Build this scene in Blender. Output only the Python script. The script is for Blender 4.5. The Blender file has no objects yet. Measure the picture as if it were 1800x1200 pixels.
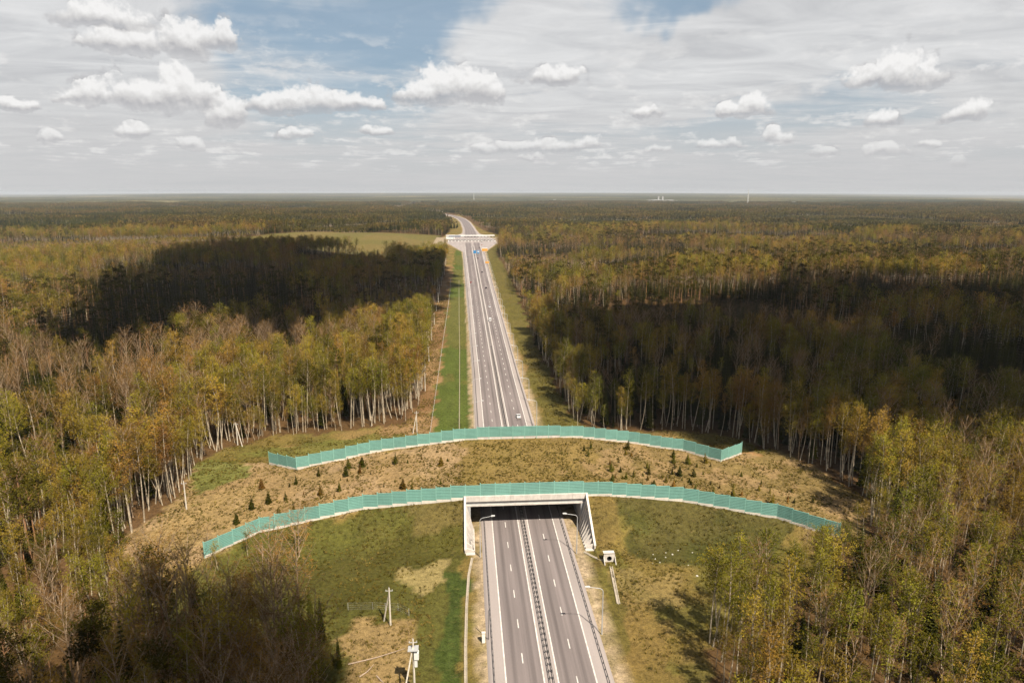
import bpy, math, random
import numpy as np

# ---------------------------------------------------------------- camera, sky, sun, exposure
SC = bpy.context.scene
H = 95.0
FPX = 1200.0
PITCH = math.atan((600 - 338) / FPX)
YAW = math.atan((900 - 814) / FPX * math.cos(PITCH))
cam = bpy.data.cameras.new("camera")
camo = bpy.data.objects.new("camera", cam)
SC.collection.objects.link(camo)
cam.sensor_fit = 'HORIZONTAL'; cam.sensor_width = 36.0; cam.lens = 36.0 * FPX / 1800
cam.clip_start = 1.0; cam.clip_end = 120000.0
camo.location = (0, 0, H)
camo.rotation_euler = (math.pi / 2 - PITCH, 0, -YAW)
SC.camera = camo

SUN_EL = math.radians(53)
SUN_AZ = math.atan2(0.47, -0.87)            # clockwise from +Y, where the sun stands (behind, to the right)
SDIR = np.array([math.sin(SUN_AZ) * math.cos(SUN_EL), math.cos(SUN_AZ) * math.cos(SUN_EL), math.sin(SUN_EL)])
sun = bpy.data.lights.new("sun", 'SUN'); sun.energy = 5.0; sun.angle = math.radians(0.5); sun.color = (1.0, 0.90, 0.75)
suno = bpy.data.objects.new("sun", sun); SC.collection.objects.link(suno)
suno.rotation_euler = (math.pi / 2 - SUN_EL, 0, math.pi - SUN_AZ)

SC.render.engine = 'CYCLES'
SC.view_settings.view_transform = 'Standard'; SC.view_settings.look = 'None'
SC.view_settings.gamma = 1.0; SC.view_settings.use_curve_mapping = False
SC.view_settings.exposure = 1.0
cy = SC.cycles
cy.max_bounces = 4; cy.diffuse_bounces = 2; cy.glossy_bounces = 2; cy.transmission_bounces = 3
cy.transparent_max_bounces = 4; cy.volume_bounces = 0
cy.use_adaptive_sampling = True; cy.adaptive_threshold = 0.02

def un0(px, py, z=0.0):
    F = np.array([math.sin(YAW) * math.cos(PITCH), math.cos(YAW) * math.cos(PITCH), -math.sin(PITCH)])
    R = np.array([math.cos(YAW), -math.sin(YAW), 0.0]); U = np.cross(R, F)
    d = F + R * (px - 900) / FPX - U * (py - 600) / FPX
    t = (z - H) / d[2]
    return d[0] * t, d[1] * t

def pxdir(px, py):
    F = np.array([math.sin(YAW) * math.cos(PITCH), math.cos(YAW) * math.cos(PITCH), -math.sin(PITCH)])
    R = np.array([math.cos(YAW), -math.sin(YAW), 0.0]); U = np.cross(R, F)
    d = F + R * (px - 900) / FPX - U * (py - 600) / FPX
    return d / np.linalg.norm(d)

def proj(x, y, z):
    F = np.array([math.sin(YAW) * math.cos(PITCH), math.cos(YAW) * math.cos(PITCH), -math.sin(PITCH)])
    R = np.array([math.cos(YAW), -math.sin(YAW), 0.0]); U = np.cross(R, F)
    p = np.stack([np.asarray(x, float), np.asarray(y, float), np.asarray(z, float) - H], -1)
    w = p @ F
    return 900 + FPX * (p @ R) / w, 600 - FPX * (p @ U) / w, w

class NT:
    """small wrapper for building node trees"""
    def __init__(s, tree):
        s.t = tree; tree.nodes.clear()
    def n(s, typ, **kw):
        nd = s.t.nodes.new(typ)
        for k, v in kw.items():
            setattr(nd, k, v)
        return nd
    def l(s, a, b):
        s.t.links.new(a, b)
    def put(s, sock, v):
        if isinstance(v, bpy.types.NodeSocket):
            s.l(v, sock)
        else:
            sock.default_value = v
    def m(s, op, a, b=None, c=None, clamp=False):
        nd = s.n('ShaderNodeMath', operation=op); nd.use_clamp = clamp
        s.put(nd.inputs[0], a)
        if b is not None: s.put(nd.inputs[1], b)
        if c is not None: s.put(nd.inputs[2], c)
        return nd.outputs[0]
    def v(s, op, a, b=None, c=None):
        nd = s.n('ShaderNodeVectorMath', operation=op)
        s.put(nd.inputs[0], a)
        if b is not None: s.put(nd.inputs[1], b)
        if c is not None: s.put(nd.inputs[2], c)
        return nd.outputs[1] if op in ('LENGTH', 'DOT_PRODUCT') else nd.outputs[0]
    def ramp(s, fac, lo, hi, a=0.0, b=1.0):
        nd = s.n('ShaderNodeMapRange', interpolation_type='SMOOTHSTEP')
        s.put(nd.inputs[0], fac); s.put(nd.inputs[1], lo); s.put(nd.inputs[2], hi)
        s.put(nd.inputs[3], a); s.put(nd.inputs[4], b)
        return nd.outputs[0]
    def mix(s, fac, a, b, blend='MIX'):
        nd = s.n('ShaderNodeMix', data_type='RGBA', blend_type=blend)
        s.put(nd.inputs[0], fac)
        s.put(nd.inputs[6], a if isinstance(a, bpy.types.NodeSocket) else (*a, 1))
        s.put(nd.inputs[7], b if isinstance(b, bpy.types.NodeSocket) else (*b, 1))
        return nd.outputs[2]
    def noise(s, vec, scale, detail=3.0, rough=0.5, dist=0.0):
        nd = s.n('ShaderNodeTexNoise')
        if vec is not None: s.l(vec, nd.inputs['Vector'])
        nd.inputs['Scale'].default_value = scale; nd.inputs['Detail'].default_value = detail
        nd.inputs['Roughness'].default_value = rough; nd.inputs['Distortion'].default_value = dist
        return nd.outputs['Fac']
    def cr(s, fac, stops):
        nd = s.n('ShaderNodeValToRGB'); s.put(nd.inputs[0], fac)
        el = nd.color_ramp.elements
        el[0].position = stops[0][0]; el[0].color = (*stops[0][1], 1)
        el[1].position = stops[-1][0]; el[1].color = (*stops[-1][1], 1)
        for p, c in stops[1:-1]:
            e = el.new(p); e.color = (*c, 1)
        return nd.outputs[0]

def build_world():
    w = bpy.data.worlds.new("World"); SC.world = w; w.use_nodes = True
    T = NT(w.node_tree)
    out = T.n('ShaderNodeOutputWorld')
    sky = T.n('ShaderNodeTexSky', sky_type='NISHITA'); sky.sun_disc = False
    sky.sun_elevation = SUN_EL; sky.sun_rotation = SUN_AZ
    sky.altitude = 200; sky.air_density = 1.0; sky.dust_density = 1.2; sky.ozone_density = 1.0
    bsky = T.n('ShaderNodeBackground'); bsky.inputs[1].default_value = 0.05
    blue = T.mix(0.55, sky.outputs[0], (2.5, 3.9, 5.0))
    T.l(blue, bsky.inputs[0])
    gen = T.n('ShaderNodeTexCoord').outputs['Generated']
    nrm = T.v('NORMALIZE', gen)
    sp = T.n('ShaderNodeSeparateXYZ'); T.l(nrm, sp.inputs[0])
    X, Y, Z = sp.outputs
    az = T.m('ARCTAN2', X, Y); el = T.m('ARCSINE', Z)
    T.l(T.ramp(el, 0.15, 0.9, 0.55, 0.12), blue.node.inputs[0])  # deeper blue overhead, above the view, set to lower the fill light
    cb = T.n('ShaderNodeCombineXYZ'); T.l(az, cb.inputs[0]); T.l(el, cb.inputs[1]); uv0 = cb.outputs[0]
    # billow warp
    nz = T.n('ShaderNodeTexNoise'); T.l(nrm, nz.inputs['Vector']); nz.inputs['Scale'].default_value = 17
    nz.inputs['Detail'].default_value = 5; nz.inputs['Roughness'].default_value = 0.62
    wv = T.v('MULTIPLY_ADD', nz.outputs['Color'], (0.056, 0.030, 0), (-0.028, -0.015, 0))
    uv = T.v('ADD', uv0, wv)
    blobs = [(190, 92, 62, 42), (250, 96, 62, 46), (330, 96, 62, 64), (388, 84, 34, 50), (190, 50, 100, 48), (125, 178, 38, 24), (165, 181, 42, 42), (205, 184, 42, 54),
             (268, 187, 50, 52), (306, 187, 50, 78), (350, 188, 42, 54), (478, 196, 52, 32), (550, 197, 62, 47), (604, 195, 50, 36), (660, 190, 36, 20),
             (402, 216, 46, 46), (735, 178, 48, 38), (772, 179, 46, 66), (828, 179, 46, 60), (864, 178, 24, 44), (1512, 150, 44, 34), (1580, 152, 56, 72), (1632, 150, 34, 52),
             (1285, 202, 42, 24), (1330, 202, 48, 38), (1555, 218, 38, 30), (1680, 208, 34, 30), (1712, 208, 40, 42), (890, 266, 70, 18), (980, 266, 70, 24), (1040, 262, 26, 22), (930, 284, 30, 13), (1368, 251, 30, 29), (1262, 263, 52, 22),
             (1560, 275, 52, 23), (1690, 287, 20, 24), (1636, 255, 32, 17), (1155, 271, 30, 16), (330, 262, 26, 26),
             (235, 240, 46, 26), (530, 245, 34, 20), (665, 235, 32, 15), (82, 250, 40, 24), (975, 148, 62, 34),
             (1125, 203, 36, 22), (1438, 275, 34, 15), (40, 190, 60, 24)]
    dens = None; hsum = None
    for (px, py, hw, hh) in blobs:
        d = pxdir(px, py); a0 = math.atan2(d[0], d[1]); e0 = math.asin(d[2])
        d1 = pxdir(px + hw, py); da = abs(math.atan2(d1[0], d1[1]) - a0)
        d2 = pxdir(px, py - hh); de = abs(math.asin(d2[2]) - e0)
        e0 += de * 0.12
        p = T.v('MULTIPLY_ADD', uv, (1 / da, 1 / de, 0), (-a0 / da, -e0 / de, 0))
        q = T.v('MULTIPLY', p, (1, -3.2, 0))
        q2 = T.v('MAXIMUM', T.v('ABSOLUTE', T.v('MULTIPLY', p, (1, 0, 0))), T.v('MAXIMUM', T.v('MULTIPLY', p, (0, 1, 0)), T.v('MULTIPLY', q, (0, 1, 0))))
        dd = T.m('SUBTRACT', 1.0, T.v('LENGTH', q2))
        hy = T.v('DOT_PRODUCT', p, (0, 1, 0))
        wgt = T.m('MAXIMUM', dd, 0.0)
        hterm = T.m('MULTIPLY', wgt, hy)
        if dens is None: dens, hsum, wsum = dd, hterm, wgt
        else:
            dens = T.m('MAXIMUM', dens, dd); hsum = T.m('ADD', hsum, hterm); wsum = T.m('ADD', wsum, wgt)
    hgt = T.m('DIVIDE', hsum, T.m('ADD', wsum, 0.02))
    fine = T.noise(nrm, 42, 6, 0.6)
    dn = T.m('ADD', dens, T.m('MULTIPLY', T.m('SUBTRACT', fine, 0.5), 1.9))
    cum = T.m('MULTIPLY', T.ramp(dn, -0.06, 0.30), T.ramp(hgt, -0.30, 0.20, 0.45, 1.0))
    # light and shade inside the clouds: white tops, grey flat bases, lumps
    lump = T.noise(T.v('ADD', nrm, (0.002, 0, 0.0055)), 42, 4, 0.55)
    rel = T.m('MULTIPLY', T.m('SUBTRACT', fine, lump), 1.5)
    br = T.m('ADD', T.ramp(hgt, -0.12, 0.50), rel)
    ccol = T.cr(br, [(0.0, (0.44, 0.44, 0.46)), (0.35, (0.62, 0.61, 0.61)), (0.75, (0.80, 0.79, 0.78)), (1.0, (0.92, 0.91, 0.90))])
    # rows of small far cumulus low over the horizon
    z2 = T.m('ADD', T.m('MAXIMUM', Z, 0.0), 0.01)
    pl2 = T.n('ShaderNodeCombineXYZ'); T.l(T.m('DIVIDE', X, z2), pl2.inputs[0]); T.l(T.m('DIVIDE', Y, z2), pl2.inputs[1])
    sm_n = T.noise(T.v('MULTIPLY', pl2.outputs[0], (1.0, 0.55, 1)), 1.15, 6, 0.58, 0.3)
    puff = T.noise(T.v('MULTIPLY', nrm, (1, 1, 2.4)), 26, 6, 0.62)
    small = T.m('MULTIPLY', T.ramp(T.m('ADD', T.m('MULTIPLY', sm_n, 0.5), T.m('MULTIPLY', puff, 0.5)), 0.50, 0.60), T.m('MULTIPLY', T.ramp(el, 0.02, 0.05), T.ramp(el, 0.26, 0.12)))
    # high thin cloud sheet, laid on a plane so that it flattens to the horizon
    zz = T.m('ADD', T.m('MAXIMUM', Z, 0.0), 0.045)
    pl = T.n('ShaderNodeCombineXYZ'); T.l(T.m('DIVIDE', X, zz), pl.inputs[0]); T.l(T.m('DIVIDE', Y, zz), pl.inputs[1])
    pr = T.v('MULTIPLY', pl.outputs[0], (0.8, 1.25, 1))
    ci = T.noise(pr, 0.34, 7, 0.56, 0.5)
    ci2 = T.noise(pr, 1.5, 5, 0.6, 1.0)
    cif = T.m('ADD', ci, T.m('MULTIPLY', T.m('SUBTRACT', ci2, 0.5), 0.30))
    lowz = T.n('ShaderNodeTexNoise'); T.l(nrm, lowz.inputs['Vector']); lowz.inputs['Scale'].default_value = 3.2; lowz.inputs['Detail'].default_value = 5; lowz.inputs['Roughness'].default_value = 0.6
    uvw = T.v('ADD', uv0, T.v('MULTIPLY_ADD', lowz.outputs['Color'], (0.55, 0.22, 0), (-0.275, -0.11, 0)))
    for (px, py, hw, hh, am) in ((560, 95, 320, 150, 0.25), (1240, 5, 190, 34, 0.24), (1340, 98, 120, 30, 0.12), (50, 45, 120, 70, 0.17), (1330, 195, 360, 44, 0.13), (720, 20, 200, 50, 0.19), (950, 110, 330, 110, -0.22), (130, 110, 380, 150, -0.42), (1620, 70, 380, 90, -0.26), (1230, 105, 260, 55, -0.20)):
        d = pxdir(px, py); a0 = math.atan2(d[0], d[1]); e0 = math.asin(d[2])
        p = T.v('MULTIPLY_ADD', uvw, (FPX / hw, FPX / hh, 0), (-a0 * FPX / hw, -e0 * FPX / hh, 0))
        cif = T.m('SUBTRACT', cif, T.ramp(T.v('LENGTH', p), 0.15, 1.25, am, 0.0))
    cirr = T.m('MULTIPLY_ADD', T.ramp(cif, 0.30, 0.60), T.ramp(el, 0.35, 1.0, 0.74, 0.40), T.ramp(el, 0.35, 1.0, 0.16, 0.04))  # cloud sheet thinned overhead as well, to lower the fill light
    # cirrus lies where the photograph has it thick: broad patches
    hz = T.ramp(el, 0.02, 0.17, 1.0, 0.0)
    base = T.mix(cirr, (0.5, 0.5, 0.5), (0.5, 0.5, 0.5))
    bci = T.n('ShaderNodeBackground'); T.put(bci.inputs[0], T.cr(T.m('ADD', ci2, 0.0), [(0.3, (0.54, 0.535, 0.54)), (0.75, (0.80, 0.79, 0.78))])); bci.inputs[1].default_value = 0.55
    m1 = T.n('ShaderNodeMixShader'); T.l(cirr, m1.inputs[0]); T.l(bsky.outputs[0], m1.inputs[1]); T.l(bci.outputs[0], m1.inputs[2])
    bhz = T.n('ShaderNodeBackground'); bhz.inputs[0].default_value = (0.56, 0.56, 0.565, 1); bhz.inputs[1].default_value = 0.535
    m2 = T.n('ShaderNodeMixShader'); T.l(T.m('MULTIPLY', hz, 0.9), m2.inputs[0]); T.l(m1.outputs[0], m2.inputs[1]); T.l(bhz.outputs[0], m2.inputs[2])
    bcu = T.n('ShaderNodeBackground'); T.l(ccol, bcu.inputs[0]); bcu.inputs[1].default_value = 0.50
    m3 = T.n('ShaderNodeMixShader')
    fade = T.ramp(el, 0.025, 0.10, 0.25, 0.95)
    bsm = T.n('ShaderNodeBackground'); T.put(bsm.inputs[0], T.cr(puff, [(0.35, (0.60, 0.59, 0.59)), (0.65, (0.86, 0.85, 0.84))])); bsm.inputs[1].default_value = 0.5
    m4 = T.n('ShaderNodeMixShader'); T.l(T.m('MULTIPLY', small, 0.6), m4.inputs[0]); T.l(m2.outputs[0], m4.inputs[1]); T.l(bsm.outputs[0], m4.inputs[2])
    T.l(T.m('MULTIPLY', cum, fade), m3.inputs[0]); T.l(m4.outputs[0], m3.inputs[1]); T.l(bcu.outputs[0], m3.inputs[2])
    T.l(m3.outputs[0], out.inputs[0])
    w.cycles.sampling_method = 'MANUAL'; w.cycles.sample_map_resolution = 256
build_world()

# ---------------------------------------------------------------- helpers
random.seed(7); RNG = np.random.default_rng(11)
COL = SC.collection
PROTO = bpy.data.collections.new("prototypes")       # not linked: only the source meshes of the woods

def hash2(ix, iy, seed):
    h = (ix.astype(np.int64) * 374761393 + iy.astype(np.int64) * 668265263 + seed * 2147483647) & 0xffffffff
    h = ((h ^ (h >> 13)) * 1274126177) & 0xffffffff
    return ((h ^ (h >> 16)) & 0xffffff) / float(0xffffff)

def vnoise(x, y, seed=0):
    x = np.asarray(x, float); y = np.asarray(y, float)
    ix = np.floor(x); iy = np.floor(y); fx = x - ix; fy = y - iy
    fx = fx * fx * (3 - 2 * fx); fy = fy * fy * (3 - 2 * fy)
    a = hash2(ix, iy, seed); b = hash2(ix + 1, iy, seed); c = hash2(ix, iy + 1, seed); d = hash2(ix + 1, iy + 1, seed)
    return (a * (1 - fx) + b * fx) * (1 - fy) + (c * (1 - fx) + d * fx) * fy

def fbm(x, y, seed=0, o=4):
    s = 0; a = 0.5; t = 0
    for i in range(o):
        s = s + a * vnoise(x * 2 ** i, y * 2 ** i, seed + i); t += a; a *= 0.5
    return s / t

def inpoly(x, y, poly):
    x = np.asarray(x, float); y = np.asarray(y, float)
    r = np.zeros(x.shape, bool); n = len(poly)
    for i in range(n):
        x1, y1 = poly[i]; x2, y2 = poly[(i + 1) % n]
        c = ((y1 > y) != (y2 > y))
        with np.errstate(divide='ignore', invalid='ignore'):
            xi = (x2 - x1) * (y - y1) / ((y2 - y1) if y2 != y1 else 1e-9) + x1
        r ^= c & (x < xi)
    return r

def ipoly(pts, z=0.0):
    return [un0(a, b, z) for a, b in pts]

def sstep(a, b, x):
    t = np.clip((x - a) / (b - a), 0, 1); return t * t * (3 - 2 * t)

# road axis and width
CX0 = 16.15
def xc(y):
    return np.interp(y, [0, 1700, 1890, 2260, 2550, 2800, 3100, 3500, 4200], [CX0, CX0, 14, 6, -8, -33, -85, -190, -420])
def wid(y):      # factor on lateral offsets
    return np.interp(y, [0, 350, 726, 1050, 1130, 1650, 1800, 3000], [1, 1, 1.19, 1.42, 1.5, 1.5, 1.35, 1.3])
def half_asphalt(y):
    return np.interp(y, [0, 350, 726, 1050, 1130, 1330, 1450, 1640, 1800, 3000], [11.6, 11.6, 13.6, 16, 17.5, 47, 47, 19, 16, 15])

YF = lambda x: np.interp(x, [-110, -82, -68.4, -57.5, -30, -1, 38, 63, 88, 100, 118, 150], [150, 158, 165.5, 177, 183.2, 182.2, 182.2, 181.3, 172.7, 162, 155, 150])
YR = lambda x: np.interp(x, [-120, -69, -57.7, -34, -1, 38, 58, 77, 87, 98, 150], [240, 231, 223, 229.6, 231, 231, 230.4, 225, 217, 225, 240])
CREST = lambda x: np.interp(x, [-170, -110, -68, -57, -30, -1, 38, 63, 88, 100, 130, 200], [0.3, 1.0, 2.2, 3.2, 6.3, 9.2, 9.2, 6.5, 4.4, 3.6, 2.4, 1.0])
XL, XR = 0.8, 32.8
WL, WR = -0.95, 34.55            # inner faces of the tunnel walls

def zsoil(x, y):              # surface ignoring the road cut
    x = np.asarray(x, float); y = np.asarray(y, float)
    c = CREST(x)
    d = np.maximum(YF(x) - y, y - YR(x))
    d = np.maximum(d, 0)
    m = c - d / 1.62
    m = np.where(m > 0.6, m, 0.6 * np.exp((m - 0.6) / 0.9))
    m = m * sstep(60, 0, d)
    bump = (fbm(x * 0.12, y * 0.12, 3) - 0.5) * 0.7 + (fbm(x * 0.5, y * 0.5, 9, 2) - 0.5) * 0.25
    side = sstep(16, 70, np.abs(x - xc(y)))
    und = (fbm(x * 0.004, y * 0.004, 5, 3) - 0.5) * 14 * sstep(60, 400, np.abs(x - xc(y))) * sstep(250, 600, np.hypot(x, y))
    far = np.hypot(x, y); az = np.arctan2(x, np.maximum(y, 1))
    hill = sstep(7000, 24000, far) * (np.interp(az, [-0.9, -0.62, -0.35, 0.0, 0.25, 0.5, 0.72, 0.95], [-80, -60, 30, 48, 42, 0, -85, -100]))
    hill2 = (fbm(x * 0.0003, y * 0.0003, 21, 3) - 0.5) * 90 * sstep(3500, 9000, far) * sstep(60000, 14000, far) * 0.6
    return m * 0.97 + bump * (0.35 + 0.65 * side) * sstep(-1, 3, np.abs(x - xc(y)) - 14) + und + hill + hill2 * 0.8

def zground(x, y):
    x = np.asarray(x, float); y = np.asarray(y, float)
    z = zsoil(x, y)
    u = x - xc(y); ha = half_asphalt(y)
    cut = (x > WL + 0.3) & (x < WR - 0.3)
    near = (y > 166) & (y < 247)
    # far from the bridge: gravel shoulder dropping into a shallow ditch
    base = -0.3 - 0.5 * sstep(ha - 1, ha + 5, np.abs(u)) * sstep(ha + 16, ha + 7, np.abs(u))
    k = sstep(ha + 0.5, ha + 7, np.abs(u))
    z1 = np.where(k < 1, base * (1 - k) + (z + base + 0.3) * k, z + base + 0.3)
    z2 = np.where(cut, -0.3, z)
    bl = sstep(150, 166, y) * sstep(262, 247, y)
    return np.where(near, z2, z1 * (1 - bl) + z2 * bl)

def ung(px, py):
    z = 0.0
    for _ in range(14):
        x, y = un0(px, py, z); z = 0.5 * z + 0.5 * float(zground(x, y))
    x, y = un0(px, py, z)
    return x, y, float(zground(x, y))

def mesh_from(name, V, F, mats=(), mi=None, smooth=False):
    me = bpy.data.meshes.new(name)
    V = np.asarray(V, np.float32).reshape(-1, 3)
    if isinstance(F, np.ndarray):
        k = F.shape[1]; n = F.shape[0]
        me.vertices.add(len(V)); me.vertices.foreach_set('co', V.ravel())
        me.loops.add(n * k); me.loops.foreach_set('vertex_index', F.astype(np.int32).ravel())
        me.polygons.add(n); me.polygons.foreach_set('loop_start', np.arange(0, n * k, k, dtype=np.int32))
        me.update(calc_edges=True)
    else:
        me.from_pydata(V.tolist(), [], F)
    for m in mats: me.materials.append(m)
    if mi is not None: me.polygons.foreach_set('material_index', np.asarray(mi, np.int32))
    if smooth: me.polygons.foreach_set('use_smooth', np.ones(len(me.polygons), bool))
    me.update()
    return me

class MB:
    """collects boxes, tubes and loose faces into one mesh"""
    def __init__(s): s.V = []; s.F = []; s.M = []
    def add(s, V, F, m=0):
        o = len(s.V); s.V += [tuple(map(float, v)) for v in V]
        s.F += [tuple(i + o for i in f) for f in F]; s.M += [m] * len(F)
    def box(s, x0, x1, y0, y1, z0, z1, m=0):
        s.add([(x0, y0, z0), (x1, y0, z0), (x1, y1, z0), (x0, y1, z0), (x0, y0, z1), (x1, y0, z1), (x1, y1, z1), (x0, y1, z1)],
              [(0, 3, 2, 1), (4, 5, 6, 7), (0, 1, 5, 4), (1, 2, 6, 5), (2, 3, 7, 6), (3, 0, 4, 7)], m)
    def prism(s, pts, axis, a, b, m=0):
        n = len(pts); V = []
        for t in (a, b):
            for p, q in pts:
                V.append({'x': (t, p, q), 'y': (p, t, q), 'z': (p, q, t)}[axis])
        F = [tuple(range(n)), tuple(range(2 * n - 1, n - 1, -1))] + [(i, (i + 1) % n, n + (i + 1) % n, n + i) for i in range(n)]
        s.add(V, F, m)
    def tube(s, path, rad, k=6, m=0, cap=True):
        P = [np.array(p, float) for p in path]; n = len(P); V = []
        for i in range(n):
            t = P[min(i + 1, n - 1)] - P[max(i - 1, 0)]; t = t / (np.linalg.norm(t) + 1e-9)
            a = np.cross(t, (0, 0, 1.0)) if abs(t[2]) < 0.9 else np.cross(t, (1.0, 0, 0))
            a /= np.linalg.norm(a); b = np.cross(t, a)
            r = rad[i] if isinstance(rad, (list, tuple)) else rad
            for j in range(k):
                an = 2 * math.pi * j / k
                V.append(P[i] + a * math.cos(an) * r + b * math.sin(an) * r)
        F = []
        for i in range(n - 1):
            for j in range(k):
                F.append((i * k + j, i * k + (j + 1) % k, (i + 1) * k + (j + 1) % k, (i + 1) * k + j))
        if cap: F += [tuple(range(k - 1, -1, -1)), tuple(range((n - 1) * k, n * k))]
        s.add(V, F, m)
    def mesh(s, name, mats, smooth=False):
        return mesh_from(name, s.V, s.F, mats if isinstance(mats, (list, tuple)) else [mats], s.M, smooth)
    def obj(s, name, mats, parent=None, smooth=False):
        return link(name, s.mesh(name, mats, smooth), parent)

def link(name, me, parent=None):
    o = bpy.data.objects.new(name, me); COL.objects.link(o)
    if parent is not None: o.parent = parent
    return o

def empty(name, loc=(0, 0, 0), rz=0.0):
    o = bpy.data.objects.new(name, None); COL.objects.link(o)
    o.location = loc; o.rotation_euler = (0, 0, rz); o.empty_display_size = 0.5
    return o

def tag(o, label=None, cat=None, group=None, kind=None):
    if label: o['label'] = label
    if cat: o['category'] = cat
    if group: o['group'] = group
    if kind: o['kind'] = kind
    return o

def copy_tree(src, loc, rz=0.0, scale=None, parent=None):
    c = src.copy(); COL.objects.link(c)
    c.location = loc; c.rotation_euler = (0, 0, rz)
    if scale is not None: c.scale = (scale, scale, scale)
    for ch in src.children:
        d = ch.copy(); COL.objects.link(d); d.parent = c
        for g in ch.children:
            e = g.copy(); COL.objects.link(e); e.parent = d
    return c

# ---------------------------------------------------------------- materials
def mat(name, col, rough=0.8, noise=None, metal=0.0, spec=0.3, bump=None):
    """noise: (scale, amount, detail); colour mottled in object space"""
    col = tuple(c * 0.72 for c in col)
    m = bpy.data.materials.new(name); m.use_nodes = True
    T = NT(m.node_tree); out = T.n('ShaderNodeOutputMaterial'); b = T.n('ShaderNodeBsdfPrincipled')
    b.inputs['Roughness'].default_value = rough; b.inputs['Metallic'].default_value = metal
    b.inputs['Specular IOR Level'].default_value = spec
    if noise:
        pos = T.n('ShaderNodeNewGeometry').outputs['Position']
        n = T.noise(pos, noise[0], noise[2] if len(noise) > 2 else 4, 0.6)
        c = T.mix(T.ramp(n, 0.3, 0.7), tuple(x * (1 - noise[1]) for x in col), tuple(min(1, x * (1 + noise[1])) for x in col))
        T.l(c, b.inputs['Base Color'])
        if bump:
            bp = T.n('ShaderNodeBump'); bp.inputs['Strength'].default_value = bump; bp.inputs['Distance'].default_value = 0.1
            T.l(n, bp.inputs['Height']); T.l(bp.outputs[0], b.inputs['Normal'])
    else:
        b.inputs['Base Color'].default_value = (*col, 1)
    T.l(b.outputs[0], out.inputs[0])
    return m

def leaf_mat(name, stops, patch=False, large=0.012, amt=0.55, trans=0.2):
    stops = [(p, (c[0] * 0.76, c[1] * 0.61, c[2] * 0.29)) for p, c in stops]
    m = bpy.data.materials.new(name); m.use_nodes = True
    T = NT(m.node_tree); out = T.n('ShaderNodeOutputMaterial')
    pos = T.n('ShaderNodeNewGeometry').outputs['Position']
    flat = T.v('MULTIPLY', pos, (1, 1, 0))
    big = T.noise(flat, large, 3, 0.55)
    if patch:
        vo = T.n('ShaderNodeTexVoronoi', voronoi_dimensions='2D'); T.l(flat, vo.inputs['Vector']); vo.inputs['Scale'].default_value = 0.14
        sp = T.n('ShaderNodeSeparateColor'); T.l(vo.outputs['Color'], sp.inputs[0]); rnd = sp.outputs[0]
    else:
        rnd = T.n('ShaderNodeObjectInfo').outputs['Random']
    small = T.noise(pos, 0.9, 2, 0.5)
    f = T.m('ADD', T.m('MULTIPLY', T.ramp(big, 0.30, 0.70), 1 - amt), T.m('MULTIPLY', rnd, amt))
    c = T.cr(f, stops)
    val = T.m('FRACT', T.m('MULTIPLY', rnd, 13.7))
    k = T.m('MULTIPLY', T.m('MULTIPLY_ADD', small, 1.1, 0.45), T.m('MULTIPLY_ADD', val, 0.95, 0.45))
    c2 = T.v('SCALE', c); nd = c2.node; T.l(k, nd.inputs['Scale'])
    d = T.n('ShaderNodeBsdfDiffuse'); T.l(c2, d.inputs[0])
    t = T.n('ShaderNodeBsdfTranslucent'); T.l(c2, t.inputs[0])
    mx = T.n('ShaderNodeMixShader'); mx.inputs[0].default_value = trans
    T.l(d.outputs[0], mx.inputs[1]); T.l(t.outputs[0], mx.inputs[2]); T.l(mx.outputs[0], out.inputs[0])
    return m

BIRCH_STOPS = [(0.0, (0.085, 0.125, 0.03)), (0.25, (0.15, 0.175, 0.04)), (0.42, (0.21, 0.225, 0.05)), (0.60, (0.29, 0.26, 0.07)), (0.80, (0.30, 0.215, 0.085)), (1.0, (0.25, 0.145, 0.10))]
M_LEAF = leaf_mat("birch_leaves", BIRCH_STOPS)
M_LEAFP = leaf_mat("far_leaves", [(0.0, (0.045, 0.060, 0.03)), (0.3, (0.085, 0.095, 0.045)), (0.55, (0.14, 0.13, 0.06)), (0.8, (0.17, 0.13, 0.08)), (1.0, (0.17, 0.125, 0.10))], patch=True, large=0.0035, amt=0.4)
M_TWIG = leaf_mat("bare_twigs", [(0.0, (0.16, 0.105, 0.06)), (0.5, (0.24, 0.16, 0.085)), (1.0, (0.29, 0.17, 0.10))], trans=0.1)
M_SPRUCE = leaf_mat("spruce_needles", [(0.0, (0.022, 0.030, 0.010)), (0.5, (0.035, 0.045, 0.014)), (1.0, (0.055, 0.065, 0.02))], trans=0.1)
M_PINE = leaf_mat("pine_needles", [(0.0, (0.05, 0.055, 0.018)), (1.0, (0.09, 0.09, 0.03))], trans=0.1)
M_YSPR = leaf_mat("young_spruce_needles", [(0.0, (0.05, 0.065, 0.02)), (0.4, (0.075, 0.085, 0.025)), (0.75, (0.15, 0.13, 0.04)), (1.0, (0.20, 0.11, 0.06))], trans=0.15, amt=0.9)
M_GRASS = leaf_mat("grass_blades", [(0.0, (0.07, 0.085, 0.03)), (0.4, (0.13, 0.13, 0.05)), (0.7, (0.21, 0.19, 0.10)), (1.0, (0.32, 0.29, 0.19))], large=0.05, trans=0.3)
M_BARK = mat("birch_bark", (0.46, 0.385, 0.28), 0.8, (1.2, 0.38))
M_BRANCH = mat("brown_branches", (0.26, 0.18, 0.11), 0.85, (1.0, 0.3))
M_GBARK = mat("grey_bark", (0.33, 0.235, 0.15), 0.85, (1.0, 0.35))
M_SBARK = mat("spruce_bark", (0.12, 0.085, 0.06), 0.9, (1.0, 0.3))
M_PBARK = mat("pine_bark", (0.34, 0.18, 0.09), 0.9, (1.0, 0.3))
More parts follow.
